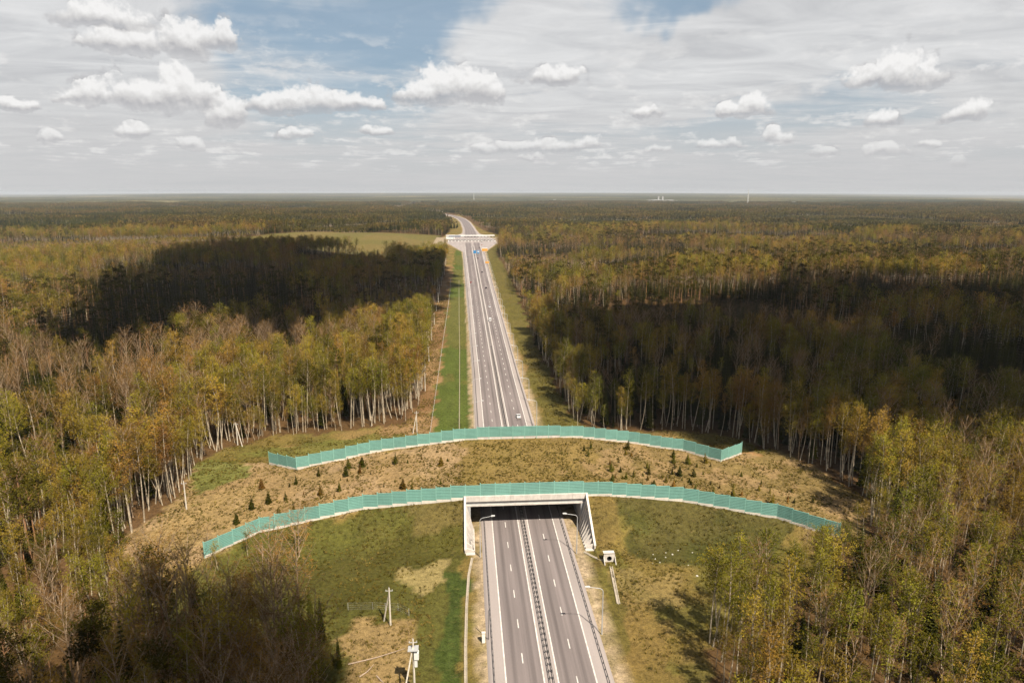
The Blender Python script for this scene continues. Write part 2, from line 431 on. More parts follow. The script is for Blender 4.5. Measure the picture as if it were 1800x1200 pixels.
M_CONC = mat("concrete", (0.62, 0.57, 0.52), 0.8, (0.6, 0.10), bump=0.1)
M_CONCG = mat("grey_concrete", (0.40, 0.40, 0.40), 0.85, (0.5, 0.12), bump=0.1)
M_PLINTH = mat("pale_plinth_concrete", (0.68, 0.63, 0.55), 0.8, (0.8, 0.08))
M_GREEN = mat("green_noise_panel", (0.165, 0.345, 0.295), 0.45, (0.35, 0.05), spec=0.4)
M_GREENP = mat("green_post", (0.26, 0.50, 0.42), 0.5)
M_STEEL = mat("galvanised_steel", (0.10, 0.10, 0.10), 0.6, (1.5, 0.3), metal=0.2)
M_LAMP = mat("lamp_steel", (0.5, 0.5, 0.5), 0.45, metal=0.2)
M_LAMPH = mat("lamp_head_grey", (0.62, 0.62, 0.62), 0.5)
M_WOODP = mat("weathered_concrete_pole", (0.62, 0.56, 0.47), 0.8, (2.0, 0.15))
M_WHITE = mat("white_metal_sheet", (0.78, 0.77, 0.74), 0.5, (0.1, 0.05))
M_FARW = mat("weathered_white_cladding", (0.42, 0.42, 0.42), 0.8)
M_DARK = mat("dark_opening", (0.03, 0.03, 0.035), 0.6)
M_GLASS = mat("dark_glass", (0.02, 0.025, 0.03), 0.1, spec=0.6)
M_BLUE = mat("blue_sign_face", (0.03, 0.22, 0.50), 0.5)
M_ORANGE = mat("orange_board_face", (0.75, 0.33, 0.03), 0.5)
M_RUBBER = mat("tyre_rubber", (0.02, 0.02, 0.02), 0.9)
M_RIM = mat("wheel_rim", (0.45, 0.45, 0.46), 0.35, metal=0.7)
M_PAINT = mat("road_paint", (0.66, 0.63, 0.59), 0.7, (0.8, 0.18))
M_GUTTER = mat("pale_gutter_concrete", (0.42, 0.36, 0.28), 0.9, (0.8, 0.15))
M_STONE = mat("pale_stone", (0.6, 0.57, 0.52), 0.9, (3, 0.15))
M_LITTER = mat("fallen_wood", (0.42, 0.32, 0.24), 0.9, (2, 0.2))
M_CLOUD = mat("cloud_white", (0.8, 0.8, 0.8), 1.0)

def weather(m, rnd=0.0, streak=0.0, scale=(2.2, 2.2, 0.35)):
    T = NT.__new__(NT); T.t = m.node_tree
    b = [n for n in T.t.nodes if n.type == 'BSDF_PRINCIPLED'][0]
    c = b.inputs['Base Color'].links[0].from_socket
    pos = T.n('ShaderNodeNewGeometry').outputs['Position']
    n = T.noise(T.v('MULTIPLY', pos, scale), 1.0, 5, 0.65)
    k = T.m('MULTIPLY_ADD', T.m('SUBTRACT', n, 0.5), -streak, 1.0)
    if rnd:
        r = T.n('ShaderNodeObjectInfo').outputs['Random']
        k = T.m('MULTIPLY', k, T.m('MULTIPLY_ADD', r, rnd, 1.0 - rnd / 2))
    o = T.v('SCALE', c); T.l(k, o.node.inputs['Scale']); T.l(o, b.inputs['Base Color'])
weather(M_GREEN, 0.16, 0.35); weather(M_CONC, 0.08, 0.7); weather(M_PLINTH, 0.2, 0.5); weather(M_PAINT, 0.0, 0.7, (6, 0.5, 1))

def ground_mat():
    m = bpy.data.materials.new("ground_soil_and_grass"); m.use_nodes = True
    T = NT(m.node_tree); out = T.n('ShaderNodeOutputMaterial'); b = T.n('ShaderNodeBsdfPrincipled')
    b.inputs['Roughness'].default_value = 1.0; b.inputs['Specular IOR Level'].default_value = 0.05
    at = T.n('ShaderNodeAttribute', attribute_name='tone').outputs['Color']
    pos = T.n('ShaderNodeNewGeometry').outputs['Position']
    n1 = T.noise(pos, 0.9, 6, 0.68); n2 = T.noise(T.v('MULTIPLY', pos, (1, 0.45, 1)), 0.16, 5, 0.6); n3 = T.noise(pos, 3.2, 3, 0.7)
    k = T.m('ADD', T.m('MULTIPLY_ADD', T.m('SUBTRACT', n1, 0.5), 2.2, 1.0), T.m('MULTIPLY', T.m('SUBTRACT', n3, 0.5), 1.8))
    k = T.m('ADD', k, T.m('MULTIPLY', T.m('SUBTRACT', n2, 0.5), 0.9))
    k = T.m('MAXIMUM', k, 0.25)
    c = T.v('SCALE', at); T.l(k, c.node.inputs['Scale'])
    straw = T.ramp(T.noise(T.v('MULTIPLY', pos, (1.0, 2.2, 1)), 0.42, 5, 0.7), 0.56, 0.74)
    c = T.mix(T.m('MULTIPLY', straw, 0.22), c, (0.25, 0.17, 0.075))
    T.l(c, b.inputs['Base Color'])
    bp = T.n('ShaderNodeBump'); bp.inputs['Strength'].default_value = 0.7; bp.inputs['Distance'].default_value = 0.35
    T.l(n1, bp.inputs['Height']); T.l(bp.outputs[0], b.inputs['Normal'])
    T.l(b.outputs[0], out.inputs[0])
    return m
M_GROUND = ground_mat()

def road_mat(name, base, tracks):
    m = bpy.data.materials.new(name); m.use_nodes = True
    T = NT(m.node_tree); out = T.n('ShaderNodeOutputMaterial'); b = T.n('ShaderNodeBsdfPrincipled')
    b.inputs['Roughness'].default_value = 0.85; b.inputs['Specular IOR Level'].default_value = 0.2
    pos = T.n('ShaderNodeNewGeometry').outputs['Position']
    n1 = T.noise(T.v('MULTIPLY', pos, (1, 0.012, 1)), 1.3, 4, 0.6)      # long wear streaks
    n2 = T.noise(T.v('MULTIPLY', pos, (0.35, 0.03, 1)), 0.6, 3, 0.5)   # resurfaced stretches
    n3 = T.noise(pos, 2.5, 5, 0.65)
    k = T.m('ADD', T.m('MULTIPLY_ADD', T.m('SUBTRACT', n1, 0.5), 0.75 if tracks else 0.15, 1.0),
            T.m('ADD', T.m('MULTIPLY', T.m('SUBTRACT', n2, 0.5), 0.6), T.m('MULTIPLY', T.m('SUBTRACT', n3, 0.5), 0.28)))
    if tracks:
        at = T.n('ShaderNodeAttribute', attribute_name='lane').outputs['Fac']   # 0..1 across a lane
        tr = T.m('ABSOLUTE', T.m('SUBTRACT', at, 0.5))
        k = T.m('SUBTRACT', k, T.m('MULTIPLY', T.ramp(tr, 0.20, 0.02), 0.26))
    c = T.v('SCALE', (*base,)); T.l(k, c.node.inputs['Scale'])
    T.l(c, b.inputs['Base Color']); T.l(b.outputs[0], out.inputs[0])
    return m
M_ROADS = road_mat("pale_shoulder_asphalt", (0.255, 0.222, 0.21), False)
M_ROAD = road_mat("worn_asphalt", (0.155, 0.131, 0.127), True)

# ---------------------------------------------------------------- zones measured on the place
CLEAR_W = [(690, 2400), (610, 1500), (560, 1260), (545, 1185), (500, 1160), (430, 1150), (300, 1120), (232, 1030), (190, 1000), (215, 960), (262, 925), (298, 900), (335, 852),
           (352, 812), (400, 786), (470, 769), (600, 758), (712, 744), (740, 705), (750, 640), (759, 560), (771, 512), (783, 472), (787, 447),
           (774, 420), (790, 408), (795, 388), (792, 379), (808, 377), (836, 396), (850, 405), (880, 414), (878, 430), (872, 446), (892, 478), (914, 525),
           (935, 590), (966, 655), (1012, 748), (1080, 760), (1200, 756), (1300, 772), (1350, 800), (1400, 822), (1500, 875), (1535, 905), (1520, 950),
           (1450, 995), (1350, 1045), (1280, 1100), (1250, 1150), (1262, 1260), (1320, 1500), (1300, 2400)]
CLEAR = ipoly(CLEAR_W)
MEADOW = ipoly([(395, 418), (520, 409), (640, 406), (775, 414), (786, 452), (770, 459), (700, 456), (600, 445), (500, 436), (400, 428)])
LOW = [ipoly(p) for p in (
    [(-260, 428), (0, 429), (250, 426), (420, 414), (540, 412), (545, 428), (420, 436), (200, 452), (0, 466), (-260, 470)],
    [(874, 455), (960, 453), (1060, 446), (1200, 442), (1210, 452), (1060, 462), (960, 480), (905, 486)],
    [(1120, 420), (1400, 416), (1500, 420), (1480, 428), (1300, 432), (1120, 428)],
    [(1370, 441), (1500, 440), (1800, 446), (1800, 458), (1500, 452)],
    [(1300, 396), (1500, 392), (1900, 400), (1900, 412), (1500, 404), (1320, 402)])]

# ---------------------------------------------------------------- ground
def axis(segs):
    out = []
    for a, b, s in segs:
        n = max(1, int(round((b - a) / s))); out += list(np.linspace(a, b, n, endpoint=False))
    return out
def geo(a, b, r, first):
    out = [a]; s = first
    while out[-1] + s < b:
        out.append(out[-1] + s); s *= r
    out.append(b); return out
xs = axis([(-170, -8, 1.6), (-8, -1.5, 0.9)]) + [-0.9, -0.7, -0.6, 0.3] + axis([(1.6, 32, 1.7)]) + [33.2, 34.2, 34.3, 34.5] + axis([(35.1, 42, 0.9), (42, 200, 1.6)])
xs = [-v for v in geo(170, 45000, 1.13, 2.5)][::-1][:-1] + xs + geo(200, 45000, 1.13, 2.5)
ys = [-v for v in geo(0, 3000, 1.5, 30)][::-1] + axis([(8, 96, 8), (96, 166, 1.5)]) + [166.2] + axis([(167.5, 182, 1.45), (182, 262, 1.6), (262, 420, 2.6), (420, 1700, 9)]) + geo(1700, 45000, 1.05, 12)
xs = np.unique(np.round(xs, 3)); ys = np.unique(np.round(ys, 3))
GX, GY = np.meshgrid(xs, ys)
GZ = zground(GX, GY)
nx, ny = len(xs), len(ys)
idx = np.arange(nx * ny).reshape(ny, nx)
F = np.stack([idx[:-1, :-1], idx[:-1, 1:], idx[1:, 1:], idx[1:, :-1]], -1).reshape(-1, 4)

def tone(x, y, soil=False):
    wx = x + (fbm(x * 0.15, y * 0.15, 31) - 0.5) * 9; wy = y + (fbm(x * 0.15, y * 0.15, 41) - 0.5) * 9
    c = np.zeros(x.shape + (3,)); c[...] = (0.20, 0.155, 0.055)
    def put(mask, col, a=1.0):
        mm = (np.asarray(mask, float) * a)[..., None]
        c[:] = c * (1 - mm) + np.array(col) * mm
    n = fbm(x * 0.05, y * 0.05, 51)
    put(sstep(0.42, 0.62, n), (0.29, 0.205, 0.10), 0.7)
    put(sstep(0.55, 0.35, fbm(x * 0.08, y * 0.08, 61)), (0.125, 0.13, 0.035), 0.6)
    # the overpass: pink bare soil on the left, olive on the right
    over = (wy > YF(wx) + 1) & (wy < YR(wx) - 0.5)
    put(over & (wx < -1), (0.36, 0.255, 0.15), 0.75)
    put(over & (wx < -1) & (fbm(x * 0.1, y * 0.1, 71) > 0.55), (0.41, 0.30, 0.20), 0.6)
    put(over & (wx >= -1) & (wx < 45), (0.25, 0.185, 0.075), 0.8)
    put(over & (wx > 45), (0.235, 0.175, 0.085), 0.8)
    put(over & (wx > 30) & (fbm(x * 0.12, y * 0.12, 77) > 0.56), (0.37, 0.26, 0.155), 0.6)
    # slopes by the portal
    put((wx < -1) & (wx > -70) & (wy < YF(wx)) & (wy > 100), (0.088, 0.096, 0.026), 0.85)
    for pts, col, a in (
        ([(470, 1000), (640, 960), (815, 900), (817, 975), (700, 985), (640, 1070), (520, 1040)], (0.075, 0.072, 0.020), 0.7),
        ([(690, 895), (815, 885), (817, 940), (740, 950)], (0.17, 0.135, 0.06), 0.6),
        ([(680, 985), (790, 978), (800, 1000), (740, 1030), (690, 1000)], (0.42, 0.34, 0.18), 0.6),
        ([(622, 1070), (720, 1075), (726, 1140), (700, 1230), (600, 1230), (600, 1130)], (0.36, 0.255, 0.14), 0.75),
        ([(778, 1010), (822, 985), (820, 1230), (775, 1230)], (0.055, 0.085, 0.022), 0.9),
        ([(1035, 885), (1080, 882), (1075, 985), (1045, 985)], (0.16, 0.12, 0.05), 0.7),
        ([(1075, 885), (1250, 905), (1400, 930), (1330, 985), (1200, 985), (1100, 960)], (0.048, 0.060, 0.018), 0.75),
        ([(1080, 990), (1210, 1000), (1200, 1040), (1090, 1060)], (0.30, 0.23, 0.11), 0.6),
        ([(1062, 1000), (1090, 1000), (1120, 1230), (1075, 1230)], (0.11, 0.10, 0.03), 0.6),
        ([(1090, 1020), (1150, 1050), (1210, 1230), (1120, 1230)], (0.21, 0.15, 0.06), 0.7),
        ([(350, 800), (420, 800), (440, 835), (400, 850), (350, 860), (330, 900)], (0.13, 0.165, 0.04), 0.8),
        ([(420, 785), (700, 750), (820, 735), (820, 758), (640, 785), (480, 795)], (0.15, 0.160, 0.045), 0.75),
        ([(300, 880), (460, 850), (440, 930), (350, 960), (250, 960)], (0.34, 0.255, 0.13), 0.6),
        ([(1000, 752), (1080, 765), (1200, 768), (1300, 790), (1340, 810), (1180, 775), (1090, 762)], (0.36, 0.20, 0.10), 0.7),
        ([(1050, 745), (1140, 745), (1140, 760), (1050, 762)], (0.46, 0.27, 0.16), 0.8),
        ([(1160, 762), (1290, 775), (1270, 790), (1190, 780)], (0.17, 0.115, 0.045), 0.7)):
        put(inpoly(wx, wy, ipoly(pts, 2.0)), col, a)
    # verges behind the overpass
    put((wy > 232) & (wx < 3) & (wx > -14) & (wy < 1250), (0.085, 0.125, 0.030), 0.92)
    put((wy > 232) & (wx < 3) & (wx > -14) & (wy < 1250) & (fbm(x * 0.03, y * 0.02, 91) > 0.52), (0.14, 0.135, 0.045), 0.7)
    put((wy > 262) & (wx <= -14.5) & (wx > -36) & (wy < 900), (0.31, 0.20, 0.12), 0.8)
    put((wy > 262) & (wx <= -14.5) & (wx > -36) & (wy < 900) & (fbm(x * 0.06, y * 0.03, 95) > 0.5), (0.20, 0.115, 0.06), 0.7)
    put((wy > 235) & (wx > 33) & (wx < 75) & (wy < 1250), (0.125, 0.115, 0.035), 0.8)
    put(inpoly(wx, wy, MEADOW), (0.165, 0.15, 0.055), 0.95)
    put(inpoly(x, y, MEADOW) & (fbm(x * .012, y * .008, 97) > .5), (0.21, 0.165, 0.07), 0.7)
    put((y > 1290) & (y < 1500) & (np.abs(x - 16) < 75), (0.40, 0.34, 0.28), 0.9)
    # leaf litter under the woods
    wood = (~inpoly(wx, wy, CLEAR)) & (~inpoly(wx, wy, MEADOW))
    put(wood & (y > 60), (0.115, 0.068, 0.036), 0.92)
    # pale gravel shoulders
    u = np.abs(x - xc(y)); ha = half_asphalt(y)
    g = sstep(ha + 3.6, ha + 2.4, u + (fbm(x * 0.3, y * 0.3, 99) - 0.5) * 2.5)
    if soil: g = g * 0
    put(g, (0.44, 0.36, 0.28), 1.0)
    put(g * (fbm(x * 0.8, y * 0.25, 103) > 0.6) * (u > ha + 0.6), (0.26, 0.22, 0.12), 0.7)
    far = np.hypot(x, y)
    put(sstep(4500, 6000, far), (0.075, 0.07, 0.035), 1.0)
    return c

def paint(me, x, y, soil=False):
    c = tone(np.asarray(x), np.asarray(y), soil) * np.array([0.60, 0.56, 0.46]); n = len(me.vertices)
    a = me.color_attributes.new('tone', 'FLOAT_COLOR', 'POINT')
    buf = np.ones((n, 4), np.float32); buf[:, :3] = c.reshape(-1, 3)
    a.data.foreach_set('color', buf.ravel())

gm = mesh_from("ground", np.stack([GX, GY, GZ], -1).reshape(-1, 3), F, [M_GROUND], smooth=True)
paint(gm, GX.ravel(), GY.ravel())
tag(link("ground", gm), kind='structure')

# soil laid over the bridge deck
sx = np.linspace(-0.72, 34.32, 24); sy = np.linspace(182.8, 230.7, 34)
SX, SY = np.meshgrid(sx, sy); SZ = zsoil(SX, SY) * 1.0
si = np.arange(SX.size).reshape(SX.shape)
sm = mesh_from("overpass_soil", np.stack([SX, SY, SZ], -1).reshape(-1, 3), np.stack([si[:-1, :-1], si[:-1, 1:], si[1:, 1:], si[1:, :-1]], -1).reshape(-1, 4), [M_GROUND], smooth=True)
paint(sm, SX.ravel(), SY.ravel(), True)
tag(link("overpass_soil", sm), kind='structure')

# ---------------------------------------------------------------- motorway
def ribbon(name, o1, o2, y0, y1, z, m, lane=None, use_w=True, half=False, kind='structure', parent=None, lanes=1):
    yy = np.concatenate([np.arange(y0, min(y1, 1700), 10.0), np.arange(max(y0, 1700), y1, 25.0), [y1]])
    cols = lanes * 4 if lane else 1
    V = []; L = []
    for j in range(cols + 1):
        t = j / cols; o = o1 + (o2 - o1) * t
        x = xc(yy) + (o * wid(yy) if use_w else o)
        if half: x = xc(yy) + (2 * t - 1) * half_asphalt(yy)
        V.append(np.stack([x, yy, np.full(len(yy), z)], -1)); L.append(np.full(len(yy), t * lanes))
    V = np.stack(V, 1); n = len(yy); idx = np.arange(n * (cols + 1)).reshape(n, cols + 1)
    F = np.stack([idx[:-1, :-1], idx[:-1, 1:], idx[1:, 1:], idx[1:, :-1]], -1).reshape(-1, 4)
    me = mesh_from(name, V.reshape(-1, 3), F, [m])
    if lane:
        # 0 at lane edges, 0.5 in its middle (four columns per lane)
        fr = np.array([[0.0, .25, .5, .25][j % 4] * 1.0 for j in range(cols + 1)]); fr = np.tile(fr, n)
        a = me.attributes.new('lane', 'FLOAT', 'POINT'); a.data.foreach_set('value', fr.astype(np.float32))
    o = link(name, me, parent)
    if kind and parent is None: tag(o, kind=kind)
    return o

def road_slab():
    yy = np.concatenate([np.arange(10, 1700, 10.0), np.arange(1700, 3600, 25.0)])
    V = []; ha = half_asphalt(yy); c = xc(yy)
    for o, z in ((-1.0, -0.45), (-0.35, -0.02), (0, 0.0)):
        V.append(np.stack([c - ha + o, yy, np.full(len(yy), z)], -1))
    for o, z in ((0, 0.0), (0.35, -0.02), (1.0, -0.45)):
        V.append(np.stack([c + ha + o, yy, np.full(len(yy), z)], -1))
    V = np.stack(V, 1); n = len(yy); idx = np.arange(n * 6).reshape(n, 6)
    F = np.stack([idx[:-1, :-1], idx[:-1, 1:], idx[1:, 1:], idx[1:, :-1]], -1).reshape(-1, 4)
    tag(link("road", mesh_from("road", V.reshape(-1, 3), F, [M_ROADS])), kind='structure')
road_slab()
ribbon("carriageway", -9.05, -1.45, 12, 1330, 0.004, M_ROAD, lane=True, lanes=2)
ribbon("carriageway", 1.35, 8.95, 12, 1330, 0.004, M_ROAD, lane=True, lanes=2)
ribbon("carriageway", -9.05, 8.95, 1480, 3500, 0.004, M_ROAD, lane=True, lanes=4)

def marking_lines():
    for o in (-9.05, -1.45, 1.35, 8.95):
        r = ribbon("road_line", o - 0.14, o + 0.14, 12, 1250, 0.010, M_PAINT)
    mb = MB()
    for o in (-5.25, 5.15):
        y = 5.7 + (0 if o < 0 else 4.0)
        while y < 900:
            for_y = y
            a = float(xc(y)) + o * float(wid(y))
            h = 0.11 if y < 350 else 0.16
            mb.add([(a - h, y, 0.010), (a + h, y, 0.010), (a + h, y + 3.2, 0.010), (a - h, y + 3.2, 0.010)], [(0, 1, 2, 3)])
            y += 11.75
    tag(mb.obj("lane_dashes", M_PAINT), kind='structure')
marking_lines()

# concrete gutters beside the road
def path_gutter(pts, w=0.5, label=None):
    mb = MB()
    P = [np.array((*p, float(zground(*p))) ) for p in pts]
    for a, b in zip(P[:-1], P[1:]):
        d = b - a; L = np.linalg.norm(d[:2]); n = np.array([-d[1], d[0], 0]) / L
        k = max(1, int(L / 3.0))
        for i in range(k):
            p = a + d * (i / k) + d / L * 0.03; q = a + d * ((i + 1) / k) - d / L * 0.03
            for pt in (p, q): pt[2] = float(zground(pt[0], pt[1]))
            prof = [(-w, 0.14), (-w, 0.22), (-w * 0.5, 0.20), (-w * 0.2, 0.05), (w * 0.2, 0.05), (w * 0.5, 0.20), (w, 0.22), (w, 0.14)]
            V = [p + n * u + np.array((0, 0, v)) for u, v in prof] + [q + n * u + np.array((0, 0, v)) for u, v in prof]
            mb.add(V, [(j, j + 1, j + 9, j + 8) for j in range(7)])
    o = mb.obj("drainage_gutter", M_GUTTER)
    return tag(o, label, 'gutter')
path_gutter([(1.0, 166), (0.0, 158), (-0.6, 145), (-0.9, 130), (-1.0, 60)], 0.32, 'long pale concrete gutter along the left verge below the portal')
path_gutter([(-3.0, 262), (-3.2, 330), (-3.6, 420), (-4.5, 520), (-6, 760)], 0.15, 'narrow pale gutter in the green verge left of the far motorway')
path_gutter([(31.2, 167), (33.5, 164), (36.3, 161.0)], 0.35, 'short oblique gutter from the right portal wing to the culvert')
path_gutter([(37.0, 159.0), (36.2, 151), (35.4, 143)], 0.42, 'deep pale channel running towards the camera from the culvert mouth')

# ---------------------------------------------------------------- overpass structure
bridge = tag(empty("wildlife_overpass", (16.8, 206.5, 0)), 'wide concrete wildlife overpass with tunnel portal carrying grass over the motorway', 'overpass')
def bpart(mb, name, m): 
    o = mb.obj(name, m); o.parent = bridge; o.location = (-16.8, -206.5, 0); return o
mb = MB(); mb.box(-0.9, 34.5, 183.0, 230.4, 7.25, 8.75); bpart(mb, "deck", M_CONCG)
for (y0, y1, s) in ((182.3, 183.0, -1), (230.4, 231.1, 1)):
    mb = MB(); mb.box(-0.93, 34.53, y0, y1, 7.25, 8.35); bpart(mb, "edge_beam", M_CONCG)
    mb = MB(); e = 0.35 * s
    a, b = (y0 - 0.45, y1) if s < 0 else (y0, y1 + 0.45)
    mb.box(-0.95, 34.55, a, b, 6.85, 7.25); bpart(mb, "soffit_lip", M_CONC)
    for i in range(8):          # parapet panels, joints open
        w = 35.9 / 8; x0 = -1.15 + i * w
        mb = MB(); a2, b2 = (y0 - 0.55, y0 + 0.35) if s < 0 else (y1 - 0.35, y1 + 0.55)
        mb.box(x0 + 0.02, x0 + w - 0.02, a2, b2, 8.35, 9.95); bpart(mb, "parapet_panel", M_CONC)
for x0, x1 in ((WL, XL), (XR, WR)):
    mb = MB(); mb.box(x0, x1, 181.9, 231.5, -0.6, 7.25 if False else 6.85); bpart(mb, "abutment_wall", M_CONCG)
# wing walls: thin wall with a sloping coping, and counterfort fins whose top edges slant down to the foot
for xo, sg in ((WL, 1), (WR, -1)):
    xa, xb = (xo, xo + 0.35) if sg > 0 else (xo - 0.35, xo)
    for s in (-1, 1):
        ya = 181.9 if s < 0 else 231.5; yb = ya + s * 14.4
        mb = MB(); mb.prism([(ya, -0.6), (yb, -0.6), (yb, 1.1), (ya, 9.75)], 'x', xa, xb); bpart(mb, "wing_wall", M_CONC)
        mb = MB(); mb.prism([(yb, 1.1), (ya, 9.75), (ya, 10.0), (yb, 1.35)], 'x', xa - 0.12, xb + 0.12); bpart(mb, "coping", M_CONC)
        for k in range(9):
            yk = ya + s * (0.75 + k * 1.55)
            top = 9.75 - (k * 1.55 + 1.15) * 0.60 - 0.25
            xi = xb if sg > 0 else xa
            mb = MB(); mb.prism([(xi, -0.5), (xi + sg * 2.2, -0.5), (xi + sg * 2.2, min(0.5, top * 0.4)), (xi, top)], 'y', min(yk, yk + s * 0.5), max(yk, yk + s * 0.5))
            bpart(mb, "fin", M_CONC)
        mb = MB(); xi = xb if sg > 0 else xa
        mb.box(min(xi, xi + sg * 2.4), max(xi, xi + sg * 2.4), min(ya, yb), max(ya, yb), -0.55, -0.1); bpart(mb, "footing", M_CONC)

# ---------------------------------------------------------------- green noise fences, each panel its own piece
def panel_mesh(L):
    mb = MB(); h = 3.75; n = 8
    mb.box(0.06, L - 0.06, -0.03, 0.03, 0.02, h - 0.02)
    for i in range(n):
        z0 = i * h / n + 0.05; z1 = (i + 1) * h / n - 0.05
        mb.prism([(-0.03, z0), (-0.10, z0 + 0.06), (-0.10, z1 - 0.04), (-0.03, z1)], 'x', 0.07, L - 0.07)
    return mb.mesh("panel", M_GREEN)
def post_mesh():
    mb = MB(); mb.box(-0.09, 0.09, -0.12, 0.12, -0.9, 3.95); mb.box(-0.12, 0.12, -0.15, 0.15, 3.95, 4.0)
    return mb.mesh("post", M_GREENP)
def fence(pts, label, zs):
    root = tag(empty("noise_fence", (pts[0][0], pts[0][1], 0)), label, 'fence')
    pm = {}; po = post_mesh()
    ox, oy = pts[0]
    L = 4.28
    for (x0, y0), (x1, y1) in zip(pts[:-1], pts[1:]):
        D = math.hypot(x1 - x0, y1 - y0); n = max(1, round(D / L)); l = D / n
        key = round(l, 2)
        if key not in pm:
            pm[key] = panel_mesh(l)
            pb = MB(); pb.box(0.05, l - 0.05, -0.16, 0.14, -1.1, 0.0); pm[str(key)] = pb.mesh("plinth", M_PLINTH)
        rz = math.atan2(y1 - y0, x1 - x0)
        for i in range(n):
            a = (x0 + (x1 - x0) * i / n, y0 + (y1 - y0) * i / n); b = (x0 + (x1 - x0) * (i + 1) / n, y0 + (y1 - y0) * (i + 1) / n)
            if -0.6 < a[0] and b[0] < 35 and abs(a[1] - b[1]) < 0.2: z = 9.78
            else: z = max(zs(a[0], a[1]), zs(b[0], b[1])) + 0.42
            for nm, me in (("panel", pm[key]), ("plinth", pm[str(key)])):
                if nm == "plinth" and -0.6 < a[0] and b[0] < 34 and abs(z - 9.78) < 0.01: continue
                o = link(nm, me, root); o.location = (a[0] - ox, a[1] - oy, z); o.rotation_euler = (0, 0, rz)
            o = link("post", po, root); o.location = (a[0] - ox, a[1] - oy, z); o.rotation_euler = (0, 0, rz)
    o = link("post", po, root); o.location = (b[0] - ox, b[1] - oy, z); o.rotation_euler = (0, 0, rz)
    return root
zs = lambda x, y: float(zsoil(x, y))
FRONT = [(-68.4, 166.5), (-57.5, 178.0), (-30, 184.0), (-0.6, 182.35), (37.8, 182.35), (63, 182.0), (87.8, 173.7), (100.4, 163.0)]
REAR = [(-68.9, 229.4), (-57.7, 221.6), (-34, 228.6), (-0.6, 230.75), (37.8, 230.75), (58, 229.4), (76.6, 224.0), (87.2, 215.5), (97.8, 223.6)]
fence(FRONT, 'nearer pale green slatted noise fence curving over the tunnel portal', zs)
fence(REAR, 'farther pale green noise fence along the back edge of the overpass', zs)

# ---------------------------------------------------------------- guardrails and street lamps
def guardrail(off, y0, y1, label, double=False, z=0.0):
    root = tag(empty("guardrail", (CX0 + off, y0, 0)), label, 'guardrail')
    yy = list(np.arange(y0, y1, 8.0)) + [y1]
    def X(y): return float(xc(y)) + off * float(wid(y))
    for s in ((-1, 1) if double else (1,)):
        mb = MB(); sh = 0.42 * s if double else 0.0
        prof = [(-0.04, 0.40), (0.05, 0.47), (-0.03, 0.56), (0.05, 0.65), (-0.04, 0.74)]
        for a, b in zip(yy[:-1], yy[1:]):
            V = [(X(a) + sh + u * s - root.location.x, a - y0, v) for u, v in prof] + [(X(b) + sh + u * s - root.location.x, b - y0, v) for u, v in prof]
            mb.add(V, [(j, j + 1, j + 6, j + 5) for j in range(4)])
        mb.obj("rail", M_STEEL, root)
    mb = MB(); y = y0
    while y < y1:
        x = X(y) - root.location.x
        for s in ((-1, 1) if double else (0,)):
            mb.box(x + 0.3 * s - 0.06, x + 0.3 * s + 0.06, y - y0 - 0.06, y - y0 + 0.06, -0.5, 0.76)
        if double: mb.box(x - 0.36, x + 0.36, y - y0 - 0.05, y - y0 + 0.05, 0.5, 0.6)
        y += 2.0 if y < 420 else 6.0
    tag(mb.obj("post", M_STEEL, root), kind='stuff')
guardrail(0.0, 14, 1240, 'double steel guardrail along the middle of the motorway', True)
guardrail(11.3, 14, 1100, 'dark steel guardrail along the right shoulder of the motorway')
guardrail(-11.3, 14, 1100, 'thin steel guardrail along the left shoulder of the motorway')

def make_lamp():
    root = empty("street_lamp")
    mb = MB(); mb.tube([(0, 0, -0.4), (0, 0, 5), (0, 0, 10.6)], [0.16, 0.13, 0.09], 6); mb.obj("pole", M_LAMP, root)
    mb = MB(); mb.tube([(0, 0, 10.5), (-0.15, 0, 11.0), (-0.6, 0, 11.3), (-3.0, 0, 11.75)], [0.09, 0.08, 0.07, 0.06], 6); mb.obj("arm", M_LAMP, root)
    mb = MB(); mb.prism([(-3.0, 11.68), (-3.9, 11.80), (-4.0, 11.95), (-3.2, 12.0), (-2.9, 11.88)], 'y', -0.2, 0.2); mb.obj("lamp_head", M_LAMPH, root)
    return root
lamp0 = make_lamp(); first = True; LG = 'street lamps along the motorway'
k = 0
for y in [132.0, 166.4] + [234.8 + 34.4 * i for i in range(1, 24)]:
    for side in (-1, 1):
        if y == 132.0 and side == -1: continue
        x = float(xc(y)) + side * (13.0 * (1 if y < 350 else float(half_asphalt(y)) / 11.6) + (0.0))
        z = float(zground(x, y))
        rz = 0 if side > 0 else math.pi
        if first: o = lamp0; o.location = (x, y, z); o.rotation_euler = (0, 0, rz); first = False
        else: o = copy_tree(lamp0, (x, y, z), rz)
        if y == 132.0: tag(o, 'grey street lamp nearest the camera on the right shoulder', 'street lamp', LG)
        elif y < 170 and side > 0: tag(o, 'grey street lamp in front of the ribbed right wing wall', 'street lamp', LG)
        elif y < 170: tag(o, 'grey street lamp in front of the tunnel mouth on the left', 'street lamp', LG)
        elif side < 0: tag(o, 'slim street lamp on the left shoulder beyond the overpass', 'street lamp', 'street lamps on the left beyond the overpass')
        else: tag(o, 'slim street lamp on the right shoulder beyond the overpass', 'street lamp', 'street lamps on the right beyond the overpass')

